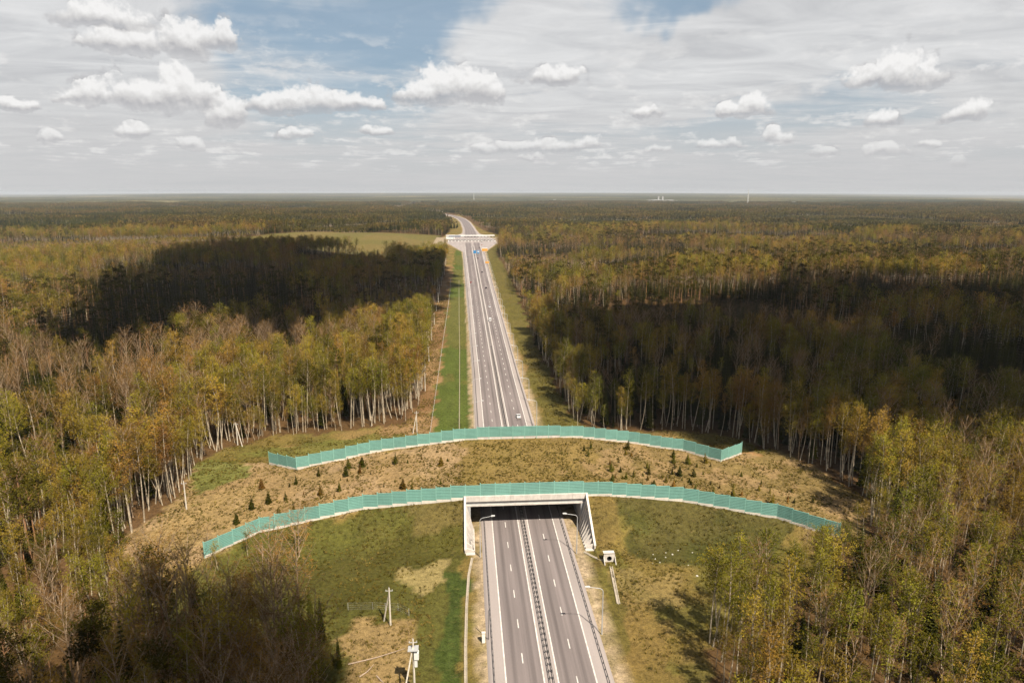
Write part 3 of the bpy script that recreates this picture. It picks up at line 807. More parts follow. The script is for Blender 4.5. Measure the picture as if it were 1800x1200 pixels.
# cabinet and thin pole by the left shoulder, culvert head on the right
x, y, z = 3.0, 131.2, float(zground(3.0, 131.2))
r = tag(empty("roadside_cabinet", (x, y, z)), 'slim white roadside cabinet on a gravel pad by the left shoulder', 'cabinet')
mb = MB(); mb.box(-0.35, 0.35, -0.3, 0.3, -0.3, 2.3); mb.obj("housing", M_WHITE, r)
mb = MB(); mb.box(-0.42, 0.42, -0.36, 0.36, 2.3, 2.42); mb.obj("roof", M_CONC, r)
mb = MB(); mb.tube([(0, 0, -0.3), (0, 0, 7.5)], [0.10, 0.07], 6)
o = mb.obj("thin_pole", M_STEEL); o.location = (4.1, 131.6, z); tag(o, 'thin dark pole beside the white roadside cabinet', 'pole')
cv = tag(empty("culvert_head", (37.0, 161.3, -0.1)), 'pale concrete culvert head with dark round pipe mouth right of the portal', 'culvert')
mb = MB()
hw = []
for i in range(16):
    a = math.pi * 2 * i / 16; hw.append((math.cos(a) * 0.95, 1.35 + math.sin(a) * 0.95))
out = [(2.1, 1.35), (2.1, 3.2), (0.0, 3.2), (-2.1, 3.2), (-2.1, 1.35), (-2.1, -0.5), (0, -0.5), (2.1, -0.5)]
V = [(p[0], 0, p[1]) for p in hw] + [(p[0], 0, p[1]) for p in out] + [(p[0], 0.5, p[1]) for p in out]
Fc = []
for i in range(8):
    Fc.append((2 * i, 2 * i + 1, 16 + i)); Fc.append((2 * i + 1, (2 * i + 2) % 16, 16 + (i + 1) % 8)); Fc.append((2 * i + 1, 16 + (i + 1) % 8, 16 + i))
    Fc.append((16 + i, 16 + (i + 1) % 8, 24 + (i + 1) % 8, 24 + i))
mb.add(V, Fc); mb.box(-2.1, 2.1, 0.02, 2.6, 3.0, 3.2); mb.obj("headwall", M_CONC, cv)
mb = MB()
V = [(p[0], 0.0, p[1]) for p in hw] + [(p[0], 3.5, p[1]) for p in hw]
mb.add(V, [(i, (i + 1) % 16, 16 + (i + 1) % 16, 16 + i) for i in range(16)] + [tuple(range(16, 32))]); mb.obj("pipe", M_DARK, cv)
for s in (-1, 1):
    mb = MB(); mb.prism([(0, -0.5), (0, 2.2), (-2.4, 0.2), (-2.4, -0.5)], 'x', s * 2.1 - 0.12, s * 2.1 + 0.12); mb.obj("side_wall", M_CONC, cv)
cv.scale = (0.7, 0.7, 0.7)
for i in range(11):
    px, py = [(1148, 974), (1170, 971), (1170, 979), (1182, 974), (1192, 967), (1217, 971), (1152, 982), (1160, 988), (1210, 993), (1225, 1012), (1147, 990)][i]
    x, y, z = ung(px, py); mb = MB(); s = random.uniform(0.15, 0.32)
    P = [(math.cos(a) * s * random.uniform(.8, 1.2), math.sin(a) * s * random.uniform(.6, 1.1), 0) for a in np.linspace(0, 2 * math.pi, 7)[:-1]]
    mb.add(P + [(p[0] * .6, p[1] * .6, s * random.uniform(.5, .8)) for p in P], [(j, (j + 1) % 6, 6 + (j + 1) % 6, 6 + j) for j in range(6)] + [(6, 7, 8, 9, 10, 11)])
    o = mb.obj("stone", M_STONE); o.location = (x, y, z); tag(o, 'small pale stone lying on the green slope right of the portal', 'stone', 'pale stones on the right slope')

# ---------------------------------------------------------------- utility poles
def pole_line(px0, py0, h, label, group=None, brace=None, cross=True):
    x, y, z = ung(px0, py0)
    r = tag(empty("utility_pole", (x, y, z)), label, 'utility pole', group)
    mb = MB(); mb.tube([(0, 0, -0.5), (0, 0, h)], [0.24, 0.17], 6); mb.obj("pole", M_WOODP, r)
    if brace:
        mb = MB(); mb.tube([(brace[0], brace[1], -0.3), (0, 0.1, h * 0.9)], [0.18, 0.14], 6); mb.obj("brace", M_WOODP, r)
    if cross:
        mb = MB(); mb.box(-0.8, 0.8, -0.06, 0.06, h - 0.7, h - 0.58); mb.obj("crossarm", M_LAMP, r)
        for xx in (-0.7, 0.0, 0.7):
            mb = MB(); mb.tube([(xx, 0, h - 0.58 if xx else h), (xx, 0, (h - 0.3) if xx else h + 0.28)], 0.06, 5); mb.obj("insulator", M_LAMPH, r)
    return r
pole_line(686.5, 1098, 9.2, 'pale braced utility pole standing alone below the nearer green fence', brace=(-1.7, 1.6))
rr = pole_line(729, 1215, 11.5, 'tall utility pole with white transformer box by the lower edge', brace=(-2.2, -4.0))
for nm, zz, w in (("transformer", 8.3, 0.55), ("switch_box", 6.6, 0.35)):
    mb = MB(); mb.box(0.15, 0.15 + w * 1.6, -w, w, zz - 0.9, zz + 0.5); mb.obj(nm, M_WHITE, rr)
mb = MB(); mb.box(-1.0, 1.0, -0.9, 0.9, 9.5, 9.62); mb.obj("platform", M_LAMP, rr)
pole_line(328, 895, 9.0, 'leaning pale utility pole at the left forest edge of the clearing')
pole_line(418, 782, 9.0, 'braced pale utility pole left of the farther green fence', brace=(2.2, -1.5))
pole_line(733, 760, 9.0, 'braced pale utility pole just behind the farther green fence', brace=(-1.6, -1.0))
for (a, b) in ((747.5, 687), (754, 635), (759, 598), (763.5, 571), (767, 547), (770.5, 532), (773, 516), (776, 502), (778.5, 492), (781, 483)):
    pole_line(a, b, 9.0, 'pale utility pole in the row beside the green motorway verge', 'utility poles in the row left of the far motorway', cross=True)

# thin wire game fences
def wire_fence(pts, label, h=2.0, step=4.0):
    x0, y0 = pts[0]; r = tag(empty("wire_fence", (x0, y0, 0)), label, 'wire fence')
    pb = MB(); wb = MB(); prev = None
    for (a, b), (c, d) in zip(pts[:-1], pts[1:]):
        L = math.hypot(c - a, d - b); n = max(1, int(L / step))
        for i in range(n + 1):
            x = a + (c - a) * i / n; y = b + (d - b) * i / n; z = float(zground(x, y))
            pb.tube([(x - x0, y - y0, z - 0.2), (x - x0, y - y0, z + h)], 0.035, 4)
            if prev is not None:
                for hh in (0.3, 0.8, 1.3, 1.9):
                    wb.tube([(prev[0] - x0, prev[1] - y0, prev[2] + hh), (x - x0, y - y0, z + hh)], 0.008, 3, cap=False)
            prev = (x, y, z)
    tag(pb.obj("post", M_LAMPH, r), kind='stuff'); tag(wb.obj("wire", M_LAMP, r), kind='stuff')
wire_fence([(-14.6, 262), (-14.4, 420), (-14.0, 640), (-15, 760)], 'long thin wire fence between green verge and poles beyond the overpass')
w0 = [ung(*p)[:2] for p in ((612, 1072), (655, 1071), (700, 1073), (719, 1082))]
wire_fence(w0, 'faint wire fence behind the braced pole at lower left', 2.0, 3.0)

# ---------------------------------------------------------------- vehicles
def make_car(name, paint_m, L=4.5, W=1.8, Hh=1.45, van=False):
    r = empty(name)
    h = L / 2
    if van:
        prof = [(-h, .35), (-h, 2.1), (-h + .15, 2.3), (h - 1.5, 2.3), (h - .8, 1.35), (h - .1, 1.1), (h, .8), (h, .35)]
        win = [(h - 2.6, 1.45), (h - 2.5, 2.1), (h - 1.65, 2.1), (h - 1.05, 1.45)]
    else:
        prof = [(-h, .35), (-h, .85), (-h + .15, .98), (-h + .7, 1.0), (-h + 1.3, Hh - .03), (-h + 1.9, Hh), (h - 2.1, Hh - .03), (h - 1.3, .98), (h - .3, .86), (h, .65), (h, .35)]
        win = [(-h + .95, 1.02), (-h + 1.42, Hh - .12), (h - 2.1, Hh - .12), (h - 1.5, 1.0)]
    mb = MB()
    nV = len(prof); V = []
    for sgn, w in ((-1, W / 2), (1, W / 2)):
        for (a, b) in prof:
            k = 1.0 if b < 1.0 else 0.86 if not van else 0.94
            V.append((sgn * w * k, a, b))
    F = [tuple(range(nV - 1, -1, -1)), tuple(range(nV, 2 * nV))] + [(i, (i + 1) % nV, nV + (i + 1) % nV, nV + i) for i in range(nV)]
    mb.add(V, F); mb.obj("body", paint_m, r)
    for s in (-1, 1):
        mb = MB(); x = s * (W / 2 * (0.92 if not van else 0.96) + 0.0)
        mb.prism(win, 'x', x - 0.03 * s, x + 0.04 * s); mb.obj("side_window", M_GLASS, r)
    zf = 1.0 if not van else 1.4; top = Hh - .08 if not van else 2.2
    for nm, ya, yb in (("windscreen", h - 1.36 if not van else h - .86, h - 2.08 if not van else h - 1.48), ("rear_window", -h + .74 if not van else -h - .02, -h + 1.28 if not van else -h - .02)):
        mb = MB(); kk = W / 2 * .78; d = 0.035
        if van and nm == "rear_window": V = [(-kk, -h - .03, 1.4), (kk, -h - .03, 1.4), (kk, -h - .03, 2.0), (-kk, -h - .03, 2.0)]
        else: V = [(-kk, ya, zf + d), (kk, ya, zf + d), (kk * .94, yb, top + d), (-kk * .94, yb, top + d)]
        V2 = [(v[0], v[1], v[2] + 0.03) for v in V]
        mb.add(V + V2, [(0, 1, 2, 3), (4, 5, 6, 7), (0, 1, 5, 4), (1, 2, 6, 5), (2, 3, 7, 6), (3, 0, 4, 7)]); mb.obj(nm, M_GLASS, r)
    for s in (-1, 1):
        for yy in (-h + .85, h - .85):
            mb = MB(); xx = s * (W / 2 - .1)
            mb.tube([(xx - .11, yy, .33), (xx + .11, yy, .33)], .33, 12); w = mb.obj("wheel", M_RUBBER, r)
            mb = MB(); mb.tube([(xx + .08 * s, yy, .33), (xx + .125 * s, yy, .33)], .2, 8); mb.obj("rim", M_RIM, w)
        mb = MB(); mb.box(s * .72 - .16, s * .72 + .16, h - .06, h + .02, .62, .76); mb.obj("headlight", M_LAMPH, r)
        mb = MB(); mb.box(s * .72 - .14, s * .72 + .14, -h - .02, -h + .06, .7, .86); mb.obj("tail_light", M_TAIL, r)
    return r
M_TAIL = mat("tail_light_red", (0.4, 0.02, 0.02), 0.4)
P_WHITE = mat("car_paint_white", (0.75, 0.75, 0.75), 0.25, spec=0.5); P_DARK = mat("car_paint_dark", (0.03, 0.03, 0.035), 0.25, spec=0.5)
P_GREY = mat("car_paint_grey", (0.2, 0.2, 0.22), 0.3, spec=0.5); P_RED = mat("car_paint_red", (0.30, 0.03, 0.02), 0.3, spec=0.5)
def place_car(px, py, m, label, van=False, group=None, away=True, name="car"):
    x, y = un0(px, py)
    r = make_car(name, m, van=van, L=5.4 if van else 4.5); r.location = (x, y, 0.012)
    if not away: r.rotation_euler = (0, 0, math.pi)
    return tag(r, label, 'van' if van else 'car', group)
place_car(911.5, 733, P_WHITE, 'white car with dark windows driving away just beyond the farther fence')
place_car(861.5, 564, P_WHITE, 'white van in the middle distance, right carriageway', van=True, name="van")
place_car(860.5, 540, P_WHITE, 'white car overtaking in the inner lane ahead of the white van')
place_car(854.5, 507, P_DARK, 'dark car ahead of the white cars on the right carriageway')
place_car(827.5, 497, P_RED, 'dark red car coming down the left carriageway', away=False)
place_car(847.5, 479, P_DARK, 'black car farther along the right carriageway')
place_car(840, 454.5, P_DARK, 'dark car just before the blue direction signs')
place_car(821.5, 452.5, P_GREY, 'grey car alone on the left carriageway near the toll plaza', away=False)
for i, (px, py) in enumerate(((842.5, 436), (842, 429), (847, 431), (846.5, 425), (863, 424.5), (869, 421.5), (852, 423.5), (858, 422))):
    place_car(px, py, (P_DARK, P_GREY, P_RED)[i % 3], ['dark car queueing before the toll booths', 'grey car queueing before the toll booths', 'dark red car queueing before the toll booths'][i % 3], group='cars queueing at the toll plaza, ' + ['dark', 'grey', 'red'][i % 3])

# ---------------------------------------------------------------- toll plaza
PY = 1395.0
t = tag(empty("toll_canopy", (16, PY, 0)), 'long white toll plaza canopy spanning all the lanes at the end of the road', 'toll canopy')
mb = MB(); mb.box(-46, 46, -6, 6, 9.0, 10.4); mb.obj("roof", M_WHITE, t)
mb = MB(); mb.box(-46, -22, -6.3, -6.0, 7.6, 9.8); mb.obj("blue_fascia", mat("blue_grey_fascia", (0.07, 0.10, 0.17), 0.5), t)
for i in range(14):
    xx = -43 + i * 6.6
    mb = MB(); mb.box(xx - 0.3, xx + 0.3, -1, 1, 0.15, 9.0); mb.obj("column", M_WHITE, t)
    if i > 3:
        mb = MB(); mb.box(xx + 1.6, xx + 3.6, -8.4, -8.0, 7.3, 8.6); mb.obj("lane_signal", M_DARK, t)
isl = None
for i in range(15):
    xx = 16 - 46.3 + i * 6.6
    r = tag(empty("toll_booth", (xx, PY - 16, 0)), 'small toll booth on its white island under the long canopy', 'toll booth', 'toll booths in a row across the plaza')
    mb = MB(); mb.prism([(-0.75, 0.0), (0.75, 0.0), (0.75, 0.2), (-0.75, 0.2)], 'y', -12, 8); mb.obj("island", M_WHITE, r)
    mb = MB(); mb.box(-1.0, 1.0, -2, 2, 0.2, 1.2); mb.box(-1.1, 1.1, -2.1, 2.1, 2.7, 3.1); mb.obj("housing", M_WHITE, r)
    mb = MB(); mb.box(-0.95, 0.95, -1.95, 1.95, 1.2, 2.7); mb.obj("window", M_GLASS, r)
    mb = MB(); mb.box(0.9, 5.6, -5.2, -5.0, 1.0, 1.2); mb.obj("barrier", M_RUBBER, r)
mb0 = tag(empty("service_building", (-28, 1450, 0)), 'low white service building behind the left end of the toll canopy', 'building')
mb = MB(); mb.box(-9, 9, -6, 6, 0, 7); mb.obj("wall", M_WHITE, mb0)
mb = MB(); mb.box(-9.4, 9.4, -6.4, 6.4, 7, 7.5); mb.obj("roof", M_CONC, mb0)
for i in range(5):
    mb = MB(); mb.box(-7.5 + i * 3.4, -5.9 + i * 3.4, -6.08, -5.95, 3.6, 5.2); mb.obj("window", M_GLASS, mb0)
def board(px, py, w, h, m, label, cat, zc=6.0, name="sign"):
    x, y = un0(px, py); r = tag(empty(name, (x, y, 0)), label, cat)
    for s in (-1, 1):
        mb = MB(); mb.tube([(s * w * 0.35, 0, -0.3), (s * w * 0.35, 0, zc)], 0.15, 6); mb.obj("leg", M_LAMP, r)
    mb = MB(); mb.box(-w / 2, w / 2, -0.2, 0.0, zc - h / 2, zc + h / 2); mb.obj("board", m, r)
    mb = MB(); mb.box(-w / 2 - .15, w / 2 + .15, 0.0, 0.1, zc - h / 2 - .15, zc + h / 2 + .15); mb.obj("frame", M_LAMPH, r)
    return r
board(834.5, 449, 4.2, 4.2, M_BLUE, 'blue road sign left of its twin before the toll plaza', 'road sign', 5.5, "road_sign")
bb = board(840.5, 449, 3.6, 4.6, M_BLUE, 'blue road sign with a white panel before the toll plaza', 'road sign', 5.5, "road_sign")
mb = MB(); mb.box(-0.9, 1.2, -0.26, -0.2, 5.0, 6.8); mb.obj("white_panel", M_WHITE, bb)
bb = board(852, 444, 9, 4, M_ORANGE, 'wide orange board with white top strip right of the blue signs', 'board', 4.5, "roadside_board")
mb = MB(); mb.box(-4.4, 4.4, -0.22, -0.02, 6.5, 7.6); mb.obj("top_strip", M_WHITE, bb)
board(856.5, 465, 5, 2.2, M_ORANGE, 'small orange board nearer on the right verge', 'board', 3.0, "roadside_board")
# distant landmarks
def mast(px, py, h, label):
    x, y = un0(px, py); z = float(zground(x, y)); r = tag(empty("radio_mast", (x, y, z)), label, 'radio mast')
    for s in range(3):
        a = s * 2.094; mb = MB(); mb.tube([(math.cos(a) * 5, math.sin(a) * 5, 0), (math.cos(a) * .8, math.sin(a) * .8, h)], [1.3, 0.9], 4); mb.obj("leg", M_WHITE, r)
    for k in range(6):
        mb = MB(); zz = h * (k + 1) / 7; w = 5 * (1 - (k + 1) / 7) + 1.2; mb.box(-w, w, -w, w, zz - .8, zz + .8); mb.obj("brace", M_WHITE, r)
mast(833, 354, 95, 'thin white lattice radio mast on the horizon above the toll plaza')
mast(1314, 361, 120, 'taller white lattice radio mast on the horizon at the right')
x, y = un0(1162, 356); z = float(zground(x, y))
r = tag(empty("factory", (x, y, z)), 'white factory with two towers on the horizon right of centre', 'factory')
for i, (a, b, c) in enumerate(((-150, 40, 38), (-60, 60, 44), (30, 50, 36), (110, 45, 40), (180, 30, 30))):
    mb = MB(); mb.box(a - b, a + b, -40, 40, 0, c); mb.obj("wall", M_FARW, r)
for a in (-38, 18):
    mb = MB(); mb.box(a - 8, a + 8, -12, 12, 0, 92); mb.obj("tower", M_FARW, r)
r.scale = (0.72, 0.72, 0.62)
for i, (px, py) in enumerate(((962, 353.5), (975, 354), (990, 354.5), (1215, 357.5), (1395, 359))):
    x, y = un0(px, py); r = tag(empty("far_building", (x, y, float(zground(x, y)))), 'tiny white building among the far woods near the horizon', 'building', 'tiny white buildings near the horizon')
    mb = MB(); mb.box(-14, 14, -8, 8, 0, 20); mb.obj("wall", M_FARW, r)

# ---------------------------------------------------------------- trees
def leaf_quads(P, wmin, wmax, lmin, lmax, rng, up=0.3):
    n = len(P); d = rng.normal(size=(n, 3)); d[:, 2] = d[:, 2] * (0.4 + up); d /= np.linalg.norm(d, axis=1)[:, None]
    e = rng.normal(size=(n, 3)); e -= (e * d).sum(1)[:, None] * d; e /= np.linalg.norm(e, axis=1)[:, None]
    L = rng.uniform(lmin, lmax, n)[:, None]; W = rng.uniform(wmin, wmax, n)[:, None]
    V = np.stack([P - d * L / 2, P + e * W / 2, P + d * L / 2, P - e * W / 2], 1).reshape(-1, 3)
    return V, np.arange(4 * n).reshape(n, 4)

def birch(seed, h=24.0, start=0.50, rad=2.7, nb=15, sub=3, nl=1800, lw=(0.10, 0.30), ll=(0.22, 0.6), k=6, fork=False, spread=0.55, thick=0.165, bm=1):
    rng = np.random.default_rng(seed); mb = MB()
    lean = rng.normal(size=2) * 0.035 * h; bend = rng.normal(size=2) * 0.025 * h
    def tp(t): return np.array([lean[0] * t + bend[0] * math.sin(t * 3.1), lean[1] * t + bend[1] * math.sin(t * 3.1), h * t])
    ts = [0, 0.25, 0.5, 0.72, 0.88, 1.0] if k > 4 else [0, 0.5, 1.0]
    mb.tube([tp(t) - (np.array([0, 0, .5]) if t == 0 else 0) for t in ts], [thick * (1 - t) ** 0.8 + 0.03 for t in ts], k, cap=False)
    if fork:
        f = rng.uniform(0.25, 0.45); a = rng.uniform(0, 6.28)
        p0 = tp(f); p1 = p0 + np.array([math.cos(a) * 1.5, math.sin(a) * 1.5, h * 0.22]); p2 = p1 + np.array([math.cos(a) * 1.0, math.sin(a) * 1.0, h * 0.26])
        mb.tube([p0, p1, p2], [thick * .6, thick * .45, 0.04], 5, cap=False)
    tips = []
    for i in range(nb):
        t = start + (0.97 - start) * (i + rng.uniform(0, 1)) / nb
        a = i * 2.4 + rng.uniform(-.5, .5)
        q = (t - start) / (1 - start)
        L = rad * (1.25 * math.sin(math.pi * (0.25 + 0.75 * q)) ** 0.7 + 0.15) * rng.uniform(.75, 1.25)
        p0 = tp(t); out = np.array([math.cos(a), math.sin(a), 0])
        p1 = p0 + out * L * 0.45 + np.array([0, 0, L * spread * 0.9]); p2 = p0 + out * L * 0.95 + np.array([0, 0, L * spread * 2.0])
        if k > 3: mb.tube([p0, p1, p2], [0.085 * (1.2 - q * .6), 0.05, 0.02], 3, m=bm, cap=False)
        tips.append((p0, p1, p2, L))
        if k > 4:
            for s in range(sub):
                u = rng.uniform(0.25, 0.95); b0 = p0 + (p1 - p0) * u * 2 if u < .5 else p1 + (p2 - p1) * (u * 2 - 1)
                b1 = b0 + rng.normal(size=3) * L * 0.22 + np.array([0, 0, L * 0.28]) + out * L * .12
                mb.tube([b0, b1], [0.03, 0.012], 3, m=1, cap=False)
                tips.append((b0, (b0 + b1) / 2, b1, L * 0.5))
    T = mb.mesh("trunk", [M_BARK, M_BRANCH])
    w = np.array([x[3] for x in tips]); w /= w.sum()
    ch = rng.choice(len(tips), nl, p=w); u = rng.uniform(0.2, 1.08, nl)
    A = np.array([x[0] for x in tips])[ch]; B = np.array([x[1] for x in tips])[ch]; C = np.array([x[2] for x in tips])[ch]; LL = np.array([x[3] for x in tips])[ch]
    uu = u[:, None]; P = np.where(uu < .5, A + (B - A) * uu * 2, B + (C - B) * (uu * 2 - 1))
    P = P + rng.normal(size=(nl, 3)) * (0.13 * LL + 0.28)[:, None] * np.array([1, 1, 1.1])
    V, F = leaf_quads(P, *lw, *ll, rng)
    return T, (V, F)

def spruce(seed, h=22.0, rad=2.6, tiers=26, per=9, k=5):
    rng = np.random.default_rng(seed); mb = MB()
    mb.tube([(0, 0, -0.5), (0, 0, h * .5), (0, 0, h)], [0.2, .13, .02], k, cap=False)
    V = []; F = []
    for i in range(tiers):
        t = (i + 0.5) / tiers; z = h * (0.10 + 0.90 * t); R = rad * (1 - t) ** 0.85 * rng.uniform(.85, 1.12) + 0.12
        n = max(4, int(per * (1 - t * .55)))
        for j in range(n):
            a = 6.283 * j / n + rng.uniform(-.3, .3) + i * 1.3; r = R * rng.uniform(.75, 1.15); w = r * 0.30 + 0.10
            o = np.array([math.cos(a), math.sin(a), 0]); s = np.array([-o[1], o[0], 0]); zz = np.array([0, 0, 1.0])
            b = np.array([0, 0, z]); dr = 0.18 * r
            b0 = len(V)
            V += [b, b + o * r * .55 - zz * dr + s * w, b + o * r - zz * dr * rng.uniform(.6, 1.6), b + o * r * .55 - zz * dr - s * w, b + o * r * .6 + zz * .12 * r - zz * dr]
            F += [(b0, b0 + 1, b0 + 2, b0 + 4), (b0, b0 + 4, b0 + 2, b0 + 3)]
    return mb.mesh("trunk", [M_SBARK]), (np.array(V), np.array(F))

def pine(seed, h=24.0, nl=900, k=5, lw=(0.12, 0.4), ll=(0.3, 0.8)):
    rng = np.random.default_rng(seed); mb = MB()
    lean = rng.normal(size=2) * .5
    mb.tube([(0, 0, -.5), (lean[0] * .4, lean[1] * .4, h * .5), (lean[0], lean[1], h * .95)], [.24, .17, .06], k, cap=False)
    cl = []
    for i in range(13):
        t = rng.uniform(.62, 1.0); a = i * 2.4; r = 2.6 * math.sin(math.pi * (0.15 + .8 * (1 - (t - .6) / .42) * .8)) * rng.uniform(.4, 1)
        c = np.array([lean[0] * t + math.cos(a) * r, lean[1] * t + math.sin(a) * r, h * t + 0.4])
        cl.append(c); mb.tube([(lean[0] * t, lean[1] * t, h * t - 1.0), c], [.07, .03], 3, cap=False)
    cl = np.array(cl); ch = rng.integers(0, len(cl), nl)
    P = cl[ch] + rng.normal(size=(nl, 3)) * np.array([.75, .75, .42])
    V, F = leaf_quads(P, *lw, *ll, rng, 0.2)
    return mb.mesh("trunk", [M_PBARK]), (V, F)

def merged(trunk, VF, name, mleaf, mtrunk):
    """trunk and crown in one mesh, for the woods that stand as one mass"""
    n = len(trunk.vertices); co = np.empty(n * 3, np.float32); trunk.vertices.foreach_get('co', co)
    V = np.concatenate([co.reshape(-1, 3), VF[0]]); Ft = [tuple(p.vertices) for p in trunk.polygons]
    Fl = [tuple(int(i) + n for i in f) for f in VF[1]]
    me = mesh_from(name, V, Ft + Fl, [mtrunk, mleaf, M_BRANCH], [2 * p.material_index for p in trunk.polygons] + [1] * len(Fl))
    o = bpy.data.objects.new(name, me); PROTO.objects.link(o); return o

KINDS = {}
def kind(key, builder, near, mid, mleaf, mtrunk):
    hi = []
    for s, kw in near:
        T, VF = builder(s, **kw)
        T.materials[0] = mtrunk
        crown = mesh_from("crown", VF[0], VF[1], [mleaf]); hi.append((T, crown, VF))
    lo = [builder(s, **kw) for s, kw in mid]
    KINDS[key] = dict(hi=hi, lo=lo, mleaf=mleaf, mtrunk=mtrunk)
kind('birch', birch, [(1, dict(rad=2.0, nl=1500)), (2, dict(h=26, rad=1.7, nl=1300)), (3, dict(h=22, rad=2.3, fork=True)), (4, dict(h=23, start=.35, nl=2100, rad=2.4)), (5, dict(h=25, start=.52, rad=1.9, nl=1300)), (6, dict(h=20, start=.3, rad=2.2, fork=True))],
     [(s, dict(h=22 + (s % 4), k=4, nb=11, sub=0, nl=430, lw=(.25, .55), ll=(.4, 0.9), rad=2.3 + .25 * (s % 3), start=.56, spread=.35)) for s in (21, 22, 23, 24)], M_LEAF, M_BARK)
kind('bare', birch, [(31, dict(h=24, nl=900, lw=(.03, .08), ll=(.5, 1.3), sub=9, fork=True, spread=.75, bm=0)), (32, dict(h=21, nl=800, lw=(.03, .08), ll=(.5, 1.3), sub=9, start=.3, rad=3.2, spread=.7, bm=0)), (33, dict(h=25, nl=850, lw=(.03, .08), ll=(.5, 1.3), sub=8, start=.4, rad=2.4, spread=.8, bm=0))],
     [(s, dict(h=24, k=4, nb=12, sub=0, nl=190, lw=(.1, .3), ll=(.6, 1.4))) for s in (41, 42)], M_TWIG, M_GBARK)
kind('spruce', spruce, [(51, {}), (52, dict(h=18, rad=2.3)), (53, dict(h=24, rad=3.0, tiers=30))],
     [(61, dict(tiers=13, per=6, k=4)), (62, dict(tiers=12, per=6, k=4, h=19))], M_SPRUCE, M_SBARK)
kind('pine', pine, [(71, {}), (72, dict(h=21))], [(73, dict(nl=220, k=4, lw=(.4, .8), ll=(.6, 1.3)))], M_PINE, M_PBARK)

def coll(name, objs):
    c = bpy.data.collections.new(name)
    for o in objs: c.objects.link(o)
    return c
def scatter(name, collection, pts, rot, scl, var, kindtag='stuff'):
    """one object of points carrying instances picked from a collection"""
    me = bpy.data.meshes.new(name); n = len(pts)
    me.vertices.add(n); me.vertices.foreach_set('co', np.asarray(pts, np.float32).ravel())
    a = me.attributes.new('rot', 'FLOAT_VECTOR', 'POINT'); a.data.foreach_set('vector', np.asarray(rot, np.float32).ravel())
    a = me.attributes.new('scl', 'FLOAT_VECTOR', 'POINT'); a.data.foreach_set('vector', np.asarray(scl, np.float32).ravel())
    a = me.attributes.new('var', 'INT', 'POINT'); a.data.foreach_set('value', np.asarray(var, np.int32))
    o = link(name, me)
    g = bpy.data.node_groups.new(name + "_nodes", 'GeometryNodeTree')
    g.interface.new_socket(name="Geometry", in_out='INPUT', socket_type='NodeSocketGeometry')
    g.interface.new_socket(name="Geometry", in_out='OUTPUT', socket_type='NodeSocketGeometry')
    gi = g.nodes.new('NodeGroupInput'); go = g.nodes.new('NodeGroupOutput')
    ip = g.nodes.new('GeometryNodeInstanceOnPoints'); ci = g.nodes.new('GeometryNodeCollectionInfo')
    ci.inputs['Collection'].default_value = collection; ci.inputs['Separate Children'].default_value = True; ci.inputs['Reset Children'].default_value = True
    g.links.new(gi.outputs[0], ip.inputs['Points']); g.links.new(ci.outputs[0], ip.inputs['Instance'])
    ip.inputs['Pick Instance'].default_value = True
    for nm, dt, sk in (('var', 'INT', 'Instance Index'), ('rot', 'FLOAT_VECTOR', 'Rotation'), ('scl', 'FLOAT_VECTOR', 'Scale')):
        na = g.nodes.new('GeometryNodeInputNamedAttribute'); na.data_type = dt; na.inputs['Name'].default_value = nm
        src = na.outputs['Attribute']
        if sk == 'Rotation':
            er = g.nodes.new('FunctionNodeEulerToRotation'); g.links.new(src, er.inputs[0]); src = er.outputs[0]
        g.links.new(src, ip.inputs[sk])
    g.links.new(ip.outputs[0], go.inputs[0])
    md = o.modifiers.new("scatter", 'NODES'); md.node_group = g
    return tag(o, kind=kindtag)

# where trees grow
def cells(x0, x1, y0, y1, s, jit=0.45):
    gx, gy = np.meshgrid(np.arange(x0, x1, s), np.arange(y0, y1, s))
    gx = gx + RNG.uniform(-jit, jit, gx.shape) * s; gy = gy + RNG.uniform(-jit, jit, gy.shape) * s
    return gx.ravel(), gy.ravel()
def allowed(x, y):
    x = np.atleast_1d(x); y = np.atleast_1d(y)
    ok = ~inpoly(x, y, CLEAR) & ~inpoly(x, y, MEADOW)
    ok &= np.abs(x - xc(y)) > np.interp(y, [0, 200, 1300, 1700, 4000], [22, 24, 40, 30, 22])
    return ok
def lowmask(x, y):
    m = np.zeros(x.shape, bool)
    for p in LOW: m |= inpoly(x, y, p)
    return m
def species(x, y):
    """0 birch 1 bare 2 spruce 3 pine"""
    r = RNG.uniform(size=x.shape)
    s = fbm(x * 0.010 + 7, y * 0.007, 201, 3); b = fbm(x * 0.03, y * 0.03, 301, 3); p = fbm(x * 0.004, y * 0.004 + 9, 401, 3)
    ps = np.clip((s - 0.44) * 4.5, 0.20, 0.8); pb = np.clip((b - 0.40) * 1.2, 0.08, 0.22)
    pp = np.clip((p - 0.52) * 3, 0.0, 0.22)
    ps = np.where((x > 25) & (y > 240) & (y < 1500), ps + 0.30, ps)  # more dark spruces added among the real ones, to deepen the shade
    ps = np.where((x < 10) & (y > 480) & (y < 1000), ps + 0.12, ps)
    ps = np.where((y < 240), ps * 0.6, ps)
    band = fbm(x * 0.0035 + 5, y * 0.009, 221, 3); ps = np.where(y > 650, np.clip(ps + (band - 0.52) * 3.2, 0.05, 0.85), ps)
    k = np.zeros(x.shape, int)
    k[r < ps + pb + pp] = 1; k[r < ps + pp] = 3; k[r < ps] = 2
    return k

